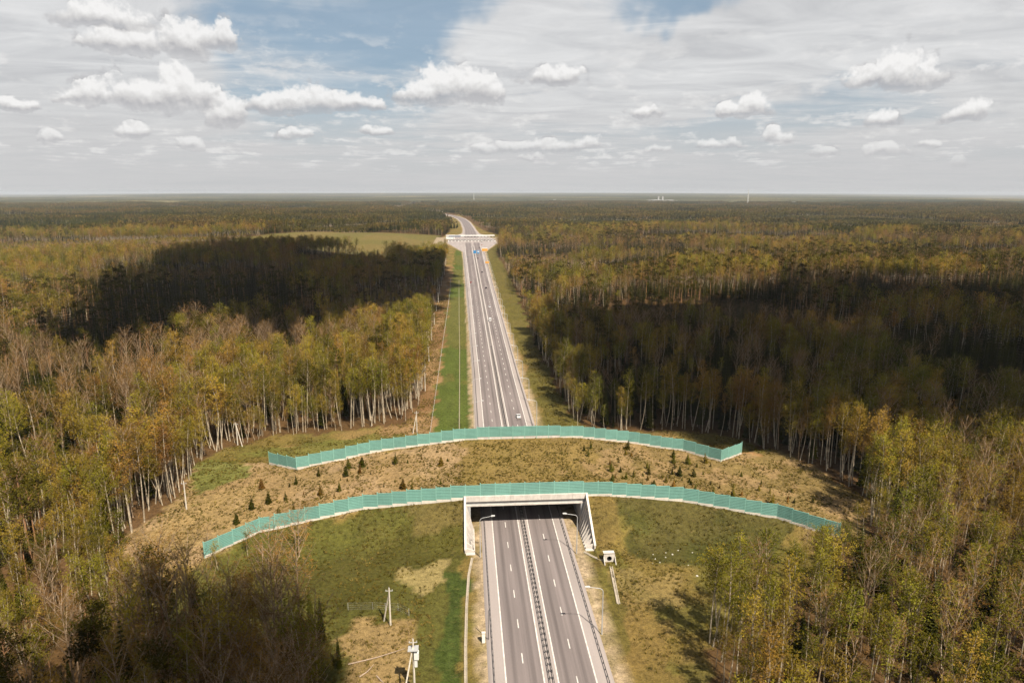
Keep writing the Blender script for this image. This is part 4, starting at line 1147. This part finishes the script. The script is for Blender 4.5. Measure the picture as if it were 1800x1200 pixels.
x, y = cells(-430, 480, 40, 520, 4.6)
d = np.hypot(x, y); ang = np.arctan2(x, y)
ok = allowed(x, y) & (d < 470) & (((ang > -0.95) & (ang < 1.08)) | (d < 190)) & (y > 50)
x, y = x[ok], y[ok]; n0 = len(x)
ex, ey = cells(-130, 190, 96, 470, 3.1)
def near_edge(x, y, r):
    m = np.zeros(x.shape, bool)
    for a in range(8): m |= inpoly(x + r * math.cos(a * .785), y + r * math.sin(a * .785), CLEAR)
    return m
ek = allowed(ex, ey) & near_edge(ex, ey, 8) & (RNG.uniform(size=ex.shape) < .34)
x = np.concatenate([x, ex[ek]]); y = np.concatenate([y, ey[ek]]); k0 = species(x, y)
at_edge = near_edge(x, y, 13)
LL = ipoly([(225, 1010), (640, 1010), (640, 2400), (225, 2400)])
ll = inpoly(x, y, LL); k0[ll & (RNG.uniform(size=x.shape) < .38)] = 1; at_edge &= ~ll
NR = ipoly([(1215, 1000), (1400, 940), (1570, 930), (1560, 1030), (1420, 1110), (1215, 1130)])
thin = (ll & (RNG.uniform(size=x.shape) < .06)) | (inpoly(x, y, NR) & (RNG.uniform(size=x.shape) < .35))
x, y, k0, at_edge = x[~thin], y[~thin], k0[~thin], at_edge[~thin]
k0[at_edge & (RNG.uniform(size=x.shape) < .80)] = 0
z = zground(x, y)
sc = 1.12 - 0.50 * RNG.uniform(0, 1, x.shape) ** 1.6; sc = np.where(k0 == 2, sc * RNG.uniform(.5, 1.0, x.shape), sc)
# young growth close to the clearings
yng = (fbm(x * 0.03, y * 0.03, 501) > 0.60); sc[yng] *= RNG.uniform(0.5, 0.8, yng.sum())
nf = inpoly(x, y, ipoly([(1225, 1010), (1480, 935), (1560, 960), (1500, 1050), (1330, 1100), (1225, 1120)])); sc[nf] *= RNG.uniform(0.35, 0.62, nf.sum())
sc[(x > 25) & (y < 168)] *= 0.86
sc[inpoly(x, y, LL)] *= 1.12
var0 = RNG.integers(0, 60, x.shape)
em = at_edge & (k0 == 0) & (RNG.uniform(size=x.shape) < .75); var0[em] = np.where(RNG.uniform(size=em.sum()) < .6, 4, 1); rot = RNG.uniform(0, 6.283, x.shape)
pxs, pys, _ = proj(x, y, z + 12)
inview = (pxs > -60) & (pxs < 1860) & (pys < 1330)
NAMES = ['birch_tree', 'bare_tree', 'spruce_tree', 'pine_tree']; KEYS = ['birch', 'bare', 'spruce', 'pine']; LIM = [300, 170, 130, 50]
LOOK = [['slim leafy birch', 'tall narrow birch', 'forked spreading birch', 'broad low-crowned birch', 'tall high-crowned birch', 'short forked birch'],
        ['forked leafless tree', 'short wide leafless tree', 'slender leafless tree'], ['dark spruce', 'short dark spruce', 'tall broad dark spruce'], ['tall pine', 'shorter pine']]
def zone(x, y):
    if x < 0:
        return 'shaded lower left wood' if y < 150 else 'wood left of the overpass clearing' if y < 235 else 'wood left of the far motorway'
    return 'lower right wood' if y < 165 else 'wood right of the overpass' if y < 235 else 'wood right of the far motorway'
dist = np.hypot(x, y)
indiv = np.zeros(x.shape, bool)
for kk in range(4):
    c = np.where((k0 == kk) & inview)[0]; c = c[np.argsort(dist[c] / (0.6 + 0.4 * sc[c]))][:LIM[kk]]; indiv[c] = True
EO = (np.array([9, -9, 0, 0, 6, -6, 6, -6]), np.array([0, 0, 9, -9, 6, 6, -6, -6]))
TCAT = ['birch', 'bare tree', 'spruce', 'pine']
for i in np.where(indiv)[0]:
    kk = int(k0[i]); K = KINDS[KEYS[kk]]; T, Cm, _ = K['hi'][int(var0[i]) % len(K['hi'])]
    r = empty(NAMES[kk], (float(x[i]), float(y[i]), float(z[i])), float(rot[i])); s = float(sc[i]); r.scale = (s, s, s)
    near = not (allowed(x[i] + EO[0], y[i] + EO[1]).all()); lab = LOOK[kk][int(var0[i]) % len(K['hi'])] + (' at the open edge of the ' if near else ' inside the ') + zone(x[i], y[i]); tag(r, lab, TCAT[kk], lab)
    link("trunk", T, r); link("crown", Cm, r)
rest = ~indiv
# middle woods
xm, ym = cells(-1500, 1750, 200, 1800, 5.4)
d = np.hypot(xm, ym); ang = np.arctan2(xm, ym)
ok = allowed(xm, ym) & (d >= 470) & (d < 1750) & (ang > -0.95) & (ang < 1.08)
xm, ym = xm[ok], ym[ok]; km = species(xm, ym); zm = zground(xm, ym); sm_ = 1.15 - 0.55 * RNG.uniform(0, 1, xm.shape) ** 1.5
lm = lowmask(xm, ym); sm_[lm] *= RNG.uniform(0.22, 0.42, lm.sum()); km[lm & (km > 1) & (RNG.uniform(size=lm.shape) < .7)] = 0
yg = fbm(xm * 0.006, ym * 0.009, 601, 2) > 0.56; sm_[yg] *= RNG.uniform(0.32, 0.6, yg.sum()); sm_[~yg] *= RNG.uniform(.75, 1.1, (~yg).sum())
vm = RNG.integers(0, 60, xm.shape); rm = RNG.uniform(0, 6.283, xm.shape)
for kk in range(4):
    K = KINDS[KEYS[kk]]; P = []
    for j, (T, Cm, VF) in enumerate(K['hi']): P.append(merged(T, VF, "a%02d_%s" % (j, KEYS[kk]), K['mleaf'], K['mtrunk']))
    for j, (T, VF) in enumerate(K['lo']):
        P.append(merged(T, VF, "b%02d_%s" % (j, KEYS[kk]), K['mleaf'], K['mtrunk']))
    nh, nl = len(K['hi']), len(K['lo'])
    a = rest & (k0 == kk); b = km == kk
    X = np.concatenate([x[a], xm[b]]); Yy = np.concatenate([y[a], ym[b]]); Zz = np.concatenate([z[a], zm[b]])
    S = np.concatenate([sc[a], sm_[b]]); Rr = np.concatenate([rot[a], rm[b]])
    Vv = np.concatenate([var0[a] % nh, nh + vm[b] % nl])
    n = len(X); ro = np.zeros((n, 3)); ro[:, 2] = Rr; ro[:, 0] = RNG.normal(size=n) * .03; ro[:, 1] = RNG.normal(size=n) * .03
    sv = np.stack([S * RNG.uniform(.9, 1.2, n), S * RNG.uniform(.9, 1.2, n), S], -1)
    scatter(['birch_wood', 'bare_wood', 'spruce_wood', 'pine_wood'][kk], coll(KEYS[kk] + "_sources", P), np.stack([X, Yy, Zz], -1), ro, sv, Vv)

# far woods: patches of many small crowns
def patch(seed, dens=70, dark_share=0.3):
    rng = np.random.default_rng(seed); V = []; F = []; M = []
    for _ in range(dens):
        cx_, cy_ = rng.uniform(-30, 30, 2); dark = rng.uniform() < dark_share; h = rng.uniform(15, 25) * (.9 if dark else 1); o = len(V)
        if dark:
            V += [(cx_ + math.cos(a) * 2.4, cy_ + math.sin(a) * 2.4, h * .25) for a in (0, 1.57, 3.14, 4.71)] + [(cx_, cy_, h)]
            F += [(o, o + 1, o + 4), (o + 1, o + 2, o + 4), (o + 2, o + 3, o + 4), (o + 3, o, o + 4)]; M += [1] * 4
        else:
            c = np.array([cx_, cy_, h * .74])
            for q in range(14):
                p = c + rng.normal(size=3) * np.array([1.5, 1.5, h * .11]); dd = rng.normal(size=3) * 1.3; e = rng.normal(size=3) * 1.3
                V += [tuple(p - dd), tuple(p + e), tuple(p + dd)]; F.append((len(V) - 3, len(V) - 2, len(V) - 1)); M.append(0)
            o = len(V); V += [(cx_ - .22, cy_, 0), (cx_ + .22, cy_, 0), (cx_ + .12, cy_, h * .7), (cx_ - .12, cy_, h * .7)]; F.append((o, o + 1, o + 2, o + 3)); M.append(2)
    me = mesh_from("patch", V, F, [M_LEAFP, M_SPRUCE, M_BARK], M)
    o = bpy.data.objects.new("patch_%02d" % seed, me); PROTO.objects.link(o); return o
pats = coll("patch_sources", [patch(s, 70, (0.18, 0.25, 0.35, 0.6, 0.82, 0.94)[s]) for s in range(6)])
xp, yp = cells(-5400, 5800, 700, 6600, 46, 0.3)
d = np.hypot(xp, yp); ang = np.arctan2(xp, yp)
ok = (d >= 1730) & (d < 6400) & (ang > -0.95) & (ang < 1.08) & ~inpoly(xp, yp, MEADOW) & (np.abs(xp - xc(yp)) > 62) & ~((ang > 0.30) & (fbm(xp * .0012, yp * .0022, 701) > 0.66))
xp, yp = xp[ok], yp[ok]; n = len(xp)
hs = np.where(lowmask(xp, yp), .45, RNG.uniform(.8, 1.15, n)) * np.where(fbm(xp * .0022, yp * .004, 801, 2) > .54, .38, 1.0)
ro = np.zeros((n, 3)); ro[:, 2] = RNG.uniform(0, 6.28, n)
scatter("distant_wood", pats, np.stack([xp, yp, zground(xp, yp)], -1), ro, np.stack([np.ones(n), np.ones(n), hs], -1), np.clip((fbm(xp * .0017 + 3, yp * .0040, 851, 3) - 0.34) * 16 + RNG.uniform(-.9, .9, n), 0, 5).astype(int))
# the road's own edges between 1.7 and 3.5 km, single trees
# beyond, woods read as one rough blanket
rr_ = np.array(geo(6200, 44000, 1.02, 45)); aa = np.linspace(-1.0, 1.12, 1150)
RR, AA = np.meshgrid(rr_, aa, indexing='ij'); BX = RR * np.sin(AA); BY = RR * np.cos(AA)
BZ = zsoil(BX, BY) + 12 + (RNG.uniform(size=BX.shape)) * 9 * sstep(6000, 9000, RR + 3000) * (fbm(BX * .0008, BY * .0008, 901) > 0.36)
bi = np.arange(BX.size).reshape(BX.shape)
me = mesh_from("far_forest_blanket", np.stack([BX, BY, BZ], -1).reshape(-1, 3), np.stack([bi[:-1, :-1], bi[1:, :-1], bi[1:, 1:], bi[:-1, 1:]], -1).reshape(-1, 4),
               [leaf_mat("horizon_woods", [(0.0, (0.03, 0.045, 0.06)), (0.45, (0.06, 0.08, 0.09)), (0.7, (0.10, 0.115, 0.12)), (1.0, (0.26, 0.26, 0.26))], patch=True, large=0.0006, amt=0.25, trans=0.0)])  # grey-blue of distance haze put into the leaf tones
tag(link("far_forest", me), kind='stuff')

# ---------------------------------------------------------------- plants on the overpass and the clearings
def young_spruce_meshes(seed):
    rng = np.random.default_rng(seed); T, VF = spruce(seed, h=4.0, rad=1.05, tiers=11, per=7, k=4)
    s = 1.0; V = VF[0]; return T, mesh_from("crown", V, VF[1], [M_YSPR])
YS = [young_spruce_meshes(s) for s in (81, 82, 83)]
def Z(lst, sc_, ox, oy): return [(ox + a / sc_, oy + b / sc_, h) for a, b, h in lst]
left = Z([(350, 832, 4.2), (475, 715, 4.4), (555, 547, 4.2), (610, 667, 4.3), (750, 642, 3.8), (695, 762, 3.6), (815, 742, 3.2), (835, 512, 3.9), (1015, 447, 4.4), (1240, 447, 4.6), (1030, 602, 4.2), (1185, 567, 4.0), (1350, 422, 4.2), (1262, 382, 3.6)], 4.617, 340, 740)
left += Z([(35, 582, 4.5), (80, 500, 4.6), (215, 480, 4.4), (190, 547, 2.0), (570, 450, 4.6), (650, 712, 4.0), (745, 742, 3.0), (420, 802, 3.4), (700, 442, 1.6), (850, 402, 1.5), (640, 512, 1.6), (1050, 467, 3.8), (690, 767, 1.5), (1045, 667, 1.8), (1130, 582, 1.6), (1165, 652, 1.2), (400, 490, 1.0), (510, 476, 1.2), (380, 822, 1.3), (310, 560, 1.3), (220, 745, 1.2), (450, 695, 1.0), (915, 620, .9), (1020, 600, 1.1)], 6, 600, 740)
right = Z([(800, 372, 4.0), (760, 312, 2.6), (1045, 532, 4.0), (1035, 462, 2.6), (1215, 300, 4.2), (1280, 592, 3.8), (1440, 562, 4.2), (1425, 500, 3.4), (1200, 352, 2.4), (1700, 382, 3.6), (1770, 582, 4.4), (1690, 562, 3.0), (1370, 702, 3.0), (1500, 702, 3.4), (1060, 632, 3.0), (1700, 722, 3.6), (830, 290, 3.2), (1120, 410, 2.0), (945, 300, 1.6)], 6, 900, 740)
right += Z([(160, 412, 4.4), (75, 512, 3.6), (215, 532, 4.0), (330, 402, 4.6), (245, 442, 2.4), (20, 402, 3.6), (590, 732, 4.2), (400, 702, 3.4), (225, 692, 3.8), (965, 792, 4.4), (1355, 782, 3.4), (20, 642, 3.6), (515, 745, 2.4)], 5.453, 1180, 740)
rs = random.Random(5)
def sprinkle(n, u0, u1, v0, v1, a, b):
    out = []
    while len(out) < n:
        u = rs.uniform(u0, u1); t = rs.random()
        top = np.interp(u, [470, 817, 1000, 1266, 1400], [832, 786, 784, 822, 850]); bot = np.interp(u, [457, 817, 1047, 1365, 1450], [895, 846, 844, 880, 895])
        out.append((u, top + (bot - top) * t, rs.uniform(a, b)))
    return out
left += sprinkle(34, 500, 812, 0, 0, 0.7, 1.7); right += sprinkle(52, 1040, 1400, 0, 0, 0.9, 2.6) + sprinkle(20, 830, 1040, 0, 0, 0.5, 1.0)
for lst, side in ((left, 'left half'), (right, 'right half')):
    for j, (px, py, hh) in enumerate(lst):
        xx, yy_, zz = ung(px, py)
        if zz < 5 and 0.8 < xx < 32.8: zz = float(zsoil(xx, yy_))
        if -1 < xx < 34 and 183 < yy_ < 230: 
            for _ in range(6): xx, yy_ = un0(px, py, zz); zz = float(zsoil(xx, yy_))
        T, Cm = YS[j % 3]; r = empty("young_spruce", (xx, yy_, zz), random.uniform(0, 6.28)); hh *= 0.86; s = hh / 4.0; r.scale = (s * random.uniform(.7, 1.35),) * 2 + (s,); r.rotation_euler[0] = random.gauss(0, .05); r.rotation_euler[1] = random.gauss(0, .05)
        big = hh >= 2.1
        lab = ('young spruce taller than the fence plinth on the ' if big else 'knee-high spruce seedling on the ') + side + ' of the overpass'
        tag(r, lab, 'young spruce', ('young spruces' if big else 'spruce seedlings') + ' on the ' + side + ' of the overpass')
        link("trunk", T, r); link("crown", Cm, r)
# single bare trees and shrubs in the open
def single(px, py, h, key, vi, label, rz=0.0, name=None, wide=1.0, cat=None):
    xx, yy_, zz = ung(px, py); K = KINDS[key]; T, Cm, VF = K['hi'][vi]
    h0 = {'birch': [24, 26, 22, 23, 25, 20], 'bare': [24, 21, 25], 'spruce': [22, 18, 24], 'pine': [24, 21]}[key][vi]
    s = h / h0; r = empty(name or (NAMES[KEYS.index(key)]), (xx, yy_, zz), rz); r.scale = (s * wide, s * wide, s)
    tag(r, label, cat or TCAT[KEYS.index(key)]); link("trunk", T, r); link("crown", Cm, r); return r
single(526, 978, 13.5, 'bare', 1, 'pale leafless tree alone before the left part of the nearer fence', 0.5, wide=1.5)
single(384, 1002, 8, 'birch', 5, 'small leafy birch casting its shade on the fence end at left', 1.0)
single(436, 978, 7, 'birch', 3, 'small leafy birch below the second bend of the nearer fence', 2.0)
single(365, 955, 5.5, 'bare', 1, 'brown leafless shrub behind the left end of the nearer fence', 0, 'bare_shrub', 1.6, 'shrub')
single(566, 1130, 12, 'spruce', 1, 'dark spruce at the right edge of the shaded lower left wood', 0.3, wide=.8)
single(596, 1176, 8, 'spruce', 0, 'shorter dark spruce leaning out beside the fallen trunks', 1.3, wide=.9)
single(548, 1118, 14, 'spruce', 2, 'tallest dark spruce behind the lower left wood edge', 2.3, wide=.7)
single(1247, 1130, 22, 'birch', 4, 'slim birch leftmost of the bright trunks at the lower right wood edge', 1)
single(1253, 1136, 20, 'birch', 1, 'straight birch second of the bright trunks at lower right', 2)
single(1262, 1128, 21, 'birch', 2, 'forked birch leaning right among the bright trunks at lower right', 3)
for i, (px, py, hh) in enumerate(((1392, 1000, 8.5), (1418, 985, 9.5), (1440, 990, 10.5), (1462, 978, 9.0), (1478, 985, 11.0), (1350, 1010, 6.5))):
    r = single(px, py, hh, ('birch', 'bare')[i % 2], (3, 1)[i % 2], 'small tree screening the dark right end of the nearer green fence', i * 1.7, wide=1.25)
    r['group'] = 'small trees before the right fence end, ' + ('leafy', 'bare')[i % 2]; r['label'] = ('small leafy birch', 'small leafless tree')[i % 2] + ' screening the right end of the nearer green fence'
# pale fallen trunks in the lower left clearing
for (a, b, c, d_, lab) in ((612, 1168, 712, 1140, 'long curved fallen trunk lying across the lower left clearing'), (632, 1190, 657, 1168, 'short fallen branch below the long fallen trunk'),
                          (662, 1188, 674, 1200, 'short fallen log close to the tall pole'), (990, 0, 0, 0, None)):
    if lab is None: continue
    p = ung(a, b); q = ung(c, d_); mb = MB(); mid = tuple((p[i] + q[i]) / 2 for i in range(3))
    pp = [np.array(p) - mid, np.array([0.2, -0.5, 0.15]), np.array(q) - mid]
    mb.tube([v + np.array([0, 0, .15]) for v in pp], [.14, .11, .04], 5)
    o = mb.obj("fallen_trunk", M_LITTER); o.location = mid; tag(o, lab, 'fallen trunk')

# tufts of grass
def tuft(seed):
    rng = np.random.default_rng(seed); V = []; F = []
    for i in range(9):
        a = rng.uniform(0, 6.28); r = rng.uniform(0, .22); h = rng.uniform(.18, .5); p = np.array([math.cos(a) * r, math.sin(a) * r, 0]); o = np.array([math.cos(a), math.sin(a), 0]) * rng.uniform(.05, .3); s = np.array([-math.sin(a), math.cos(a), 0]) * .05
        V += [p - s, p + s, p + o + np.array([0, 0, h])]; F.append((3 * i, 3 * i + 1, 3 * i + 2))
    me = mesh_from("tuft", V, F, [M_GRASS]); o = bpy.data.objects.new("tuft_%02d" % seed, me); PROTO.objects.link(o); return o
tc = coll("tuft_sources", [tuft(s) for s in range(4)])
n = 130000; gx = RNG.uniform(-105, 150, n); gy = RNG.uniform(100, 262, n); gx[:22000] = RNG.uniform(-37, -15, 22000); gy[:22000] = RNG.uniform(262, 640, 22000); gx[22000:34000] = RNG.uniform(34, 75, 12000); gy[22000:34000] = RNG.uniform(250, 420, 12000)
okg = inpoly(gx, gy, CLEAR) & ((gx < -0.2) | (gx > 33.6) | ((gy > 184) & (gy < 229.5))) & (fbm(gx * .25, gy * .25, 1001) + RNG.uniform(-.2, .2, n) > .52)
okg &= ~((gx < 4) & (gx > -8) & (gy < 166)) & ~((gx > 26) & (gx < 36) & (gy < 166)) & ~((np.abs(gx - CX0) < 18) & ((gy < 168) | (gy > 245)))
gx, gy = gx[okg], gy[okg]; n = len(gx); gz = zsoil(gx, gy); gz = np.where((gx > 0) & (gx < 34), gz, zground(gx, gy))
ro = np.zeros((n, 3)); ro[:, 2] = RNG.uniform(0, 6.28, n); s = RNG.uniform(.6, 1.7, n)
scatter("grass_tufts", tc, np.stack([gx, gy, gz], -1), ro, np.stack([s, s, s * .8], -1), RNG.integers(0, 4, n))

# ---------------------------------------------------------------- clouds overhead that shade the woods (they stand above and behind the view)
def cloud(poly_px, alt, label, n, rmin, rmax, seed):
    rng = np.random.default_rng(seed); poly = ipoly(poly_px, 15.0)
    P = np.array(poly); x0, y0 = P.min(0); x1, y1 = P.max(0); base = []
    for _ in range(60000):
        if len(base) >= n: break
        a, b = rng.uniform(x0, x1), rng.uniform(y0, y1)
        if inpoly(np.array([a]), np.array([b]), poly)[0]: base.append((a, b))
    off = SDIR / SDIR[2] * (alt - 15)
    V = []; F = []
    t = (1 + 5 ** .5) / 2
    iv = np.array([(-1, t, 0), (1, t, 0), (-1, -t, 0), (1, -t, 0), (0, -1, t), (0, 1, t), (0, -1, -t), (0, 1, -t), (t, 0, -1), (t, 0, 1), (-t, 0, -1), (-t, 0, 1)]); iv /= np.linalg.norm(iv[0])
    fi = np.array([(0, 11, 5), (0, 5, 1), (0, 1, 7), (0, 7, 10), (0, 10, 11), (1, 5, 9), (5, 11, 4), (11, 10, 2), (10, 7, 6), (7, 1, 8), (3, 9, 4), (3, 4, 2), (3, 2, 6), (3, 6, 8), (3, 8, 9), (4, 9, 5), (2, 4, 11), (6, 2, 10), (8, 6, 7), (9, 8, 1)])
    for j, (a, b) in enumerate(base):
        r = rng.uniform(rmin, rmax); c = np.array([a + off[0], b + off[1], alt + rng.uniform(0, r * .5)])
        V.append(iv * np.array([r, r, r * .45]) * rng.uniform(.85, 1.15, (12, 1)) + c); F.append(fi + 12 * j)
    me = mesh_from("cloud", np.concatenate(V), np.concatenate(F), [M_CLOUD], smooth=True)
    o = link("cloud", me); tag(o, kind='structure')
LEFTSH = [(400, 418), (470, 416), (620, 436), (700, 446), (782, 452), (778, 488), (752, 515), (700, 528), (640, 540), (590, 560), (530, 575), (480, 590), (440, 560), (370, 545), (340, 555), (260, 570), (190, 590), (120, 592), (110, 570), (200, 545), (230, 520), (180, 498), (300, 470), (300, 445)]
RIGHTSH = [(975, 585), (970, 535), (1060, 515), (1150, 508), (1250, 508), (1340, 496), (1400, 482), (1560, 480), (1760, 488), (1890, 500), (1920, 735), (1760, 745), (1640, 750), (1560, 770), (1430, 765), (1330, 725), (1200, 694), (1100, 684), (1050, 668), (1010, 625)]
cloud(LEFTSH, 800, None, 1400, 16, 30, 1)
cloud(RIGHTSH, 800, None, 1500, 9, 17, 2)
cloud([(240, 1110), (320, 1050), (430, 1070), (560, 1085), (592, 1130), (590, 1300), (-100, 1320), (-60, 1230), (120, 1170)], 520, None, 160, 4, 8, 3)

# ---------------------------------------------------------------- haze
hb = MB(); hb.box(-46000, 46000, -3200, 46000, -260, 112)
hm = bpy.data.materials.new("haze_air"); hm.use_nodes = True
T = NT(hm.node_tree); o = T.n('ShaderNodeOutputMaterial'); pv = T.n('ShaderNodeVolumePrincipled')
pv.inputs['Color'].default_value = (0.62, 0.67, 0.74, 1); pv.inputs['Density'].default_value = 0.000038; pv.inputs['Anisotropy'].default_value = 0.0
T.l(pv.outputs[0], o.inputs['Volume'])
hz = hb.obj("haze", hm); tag(hz, kind='stuff')
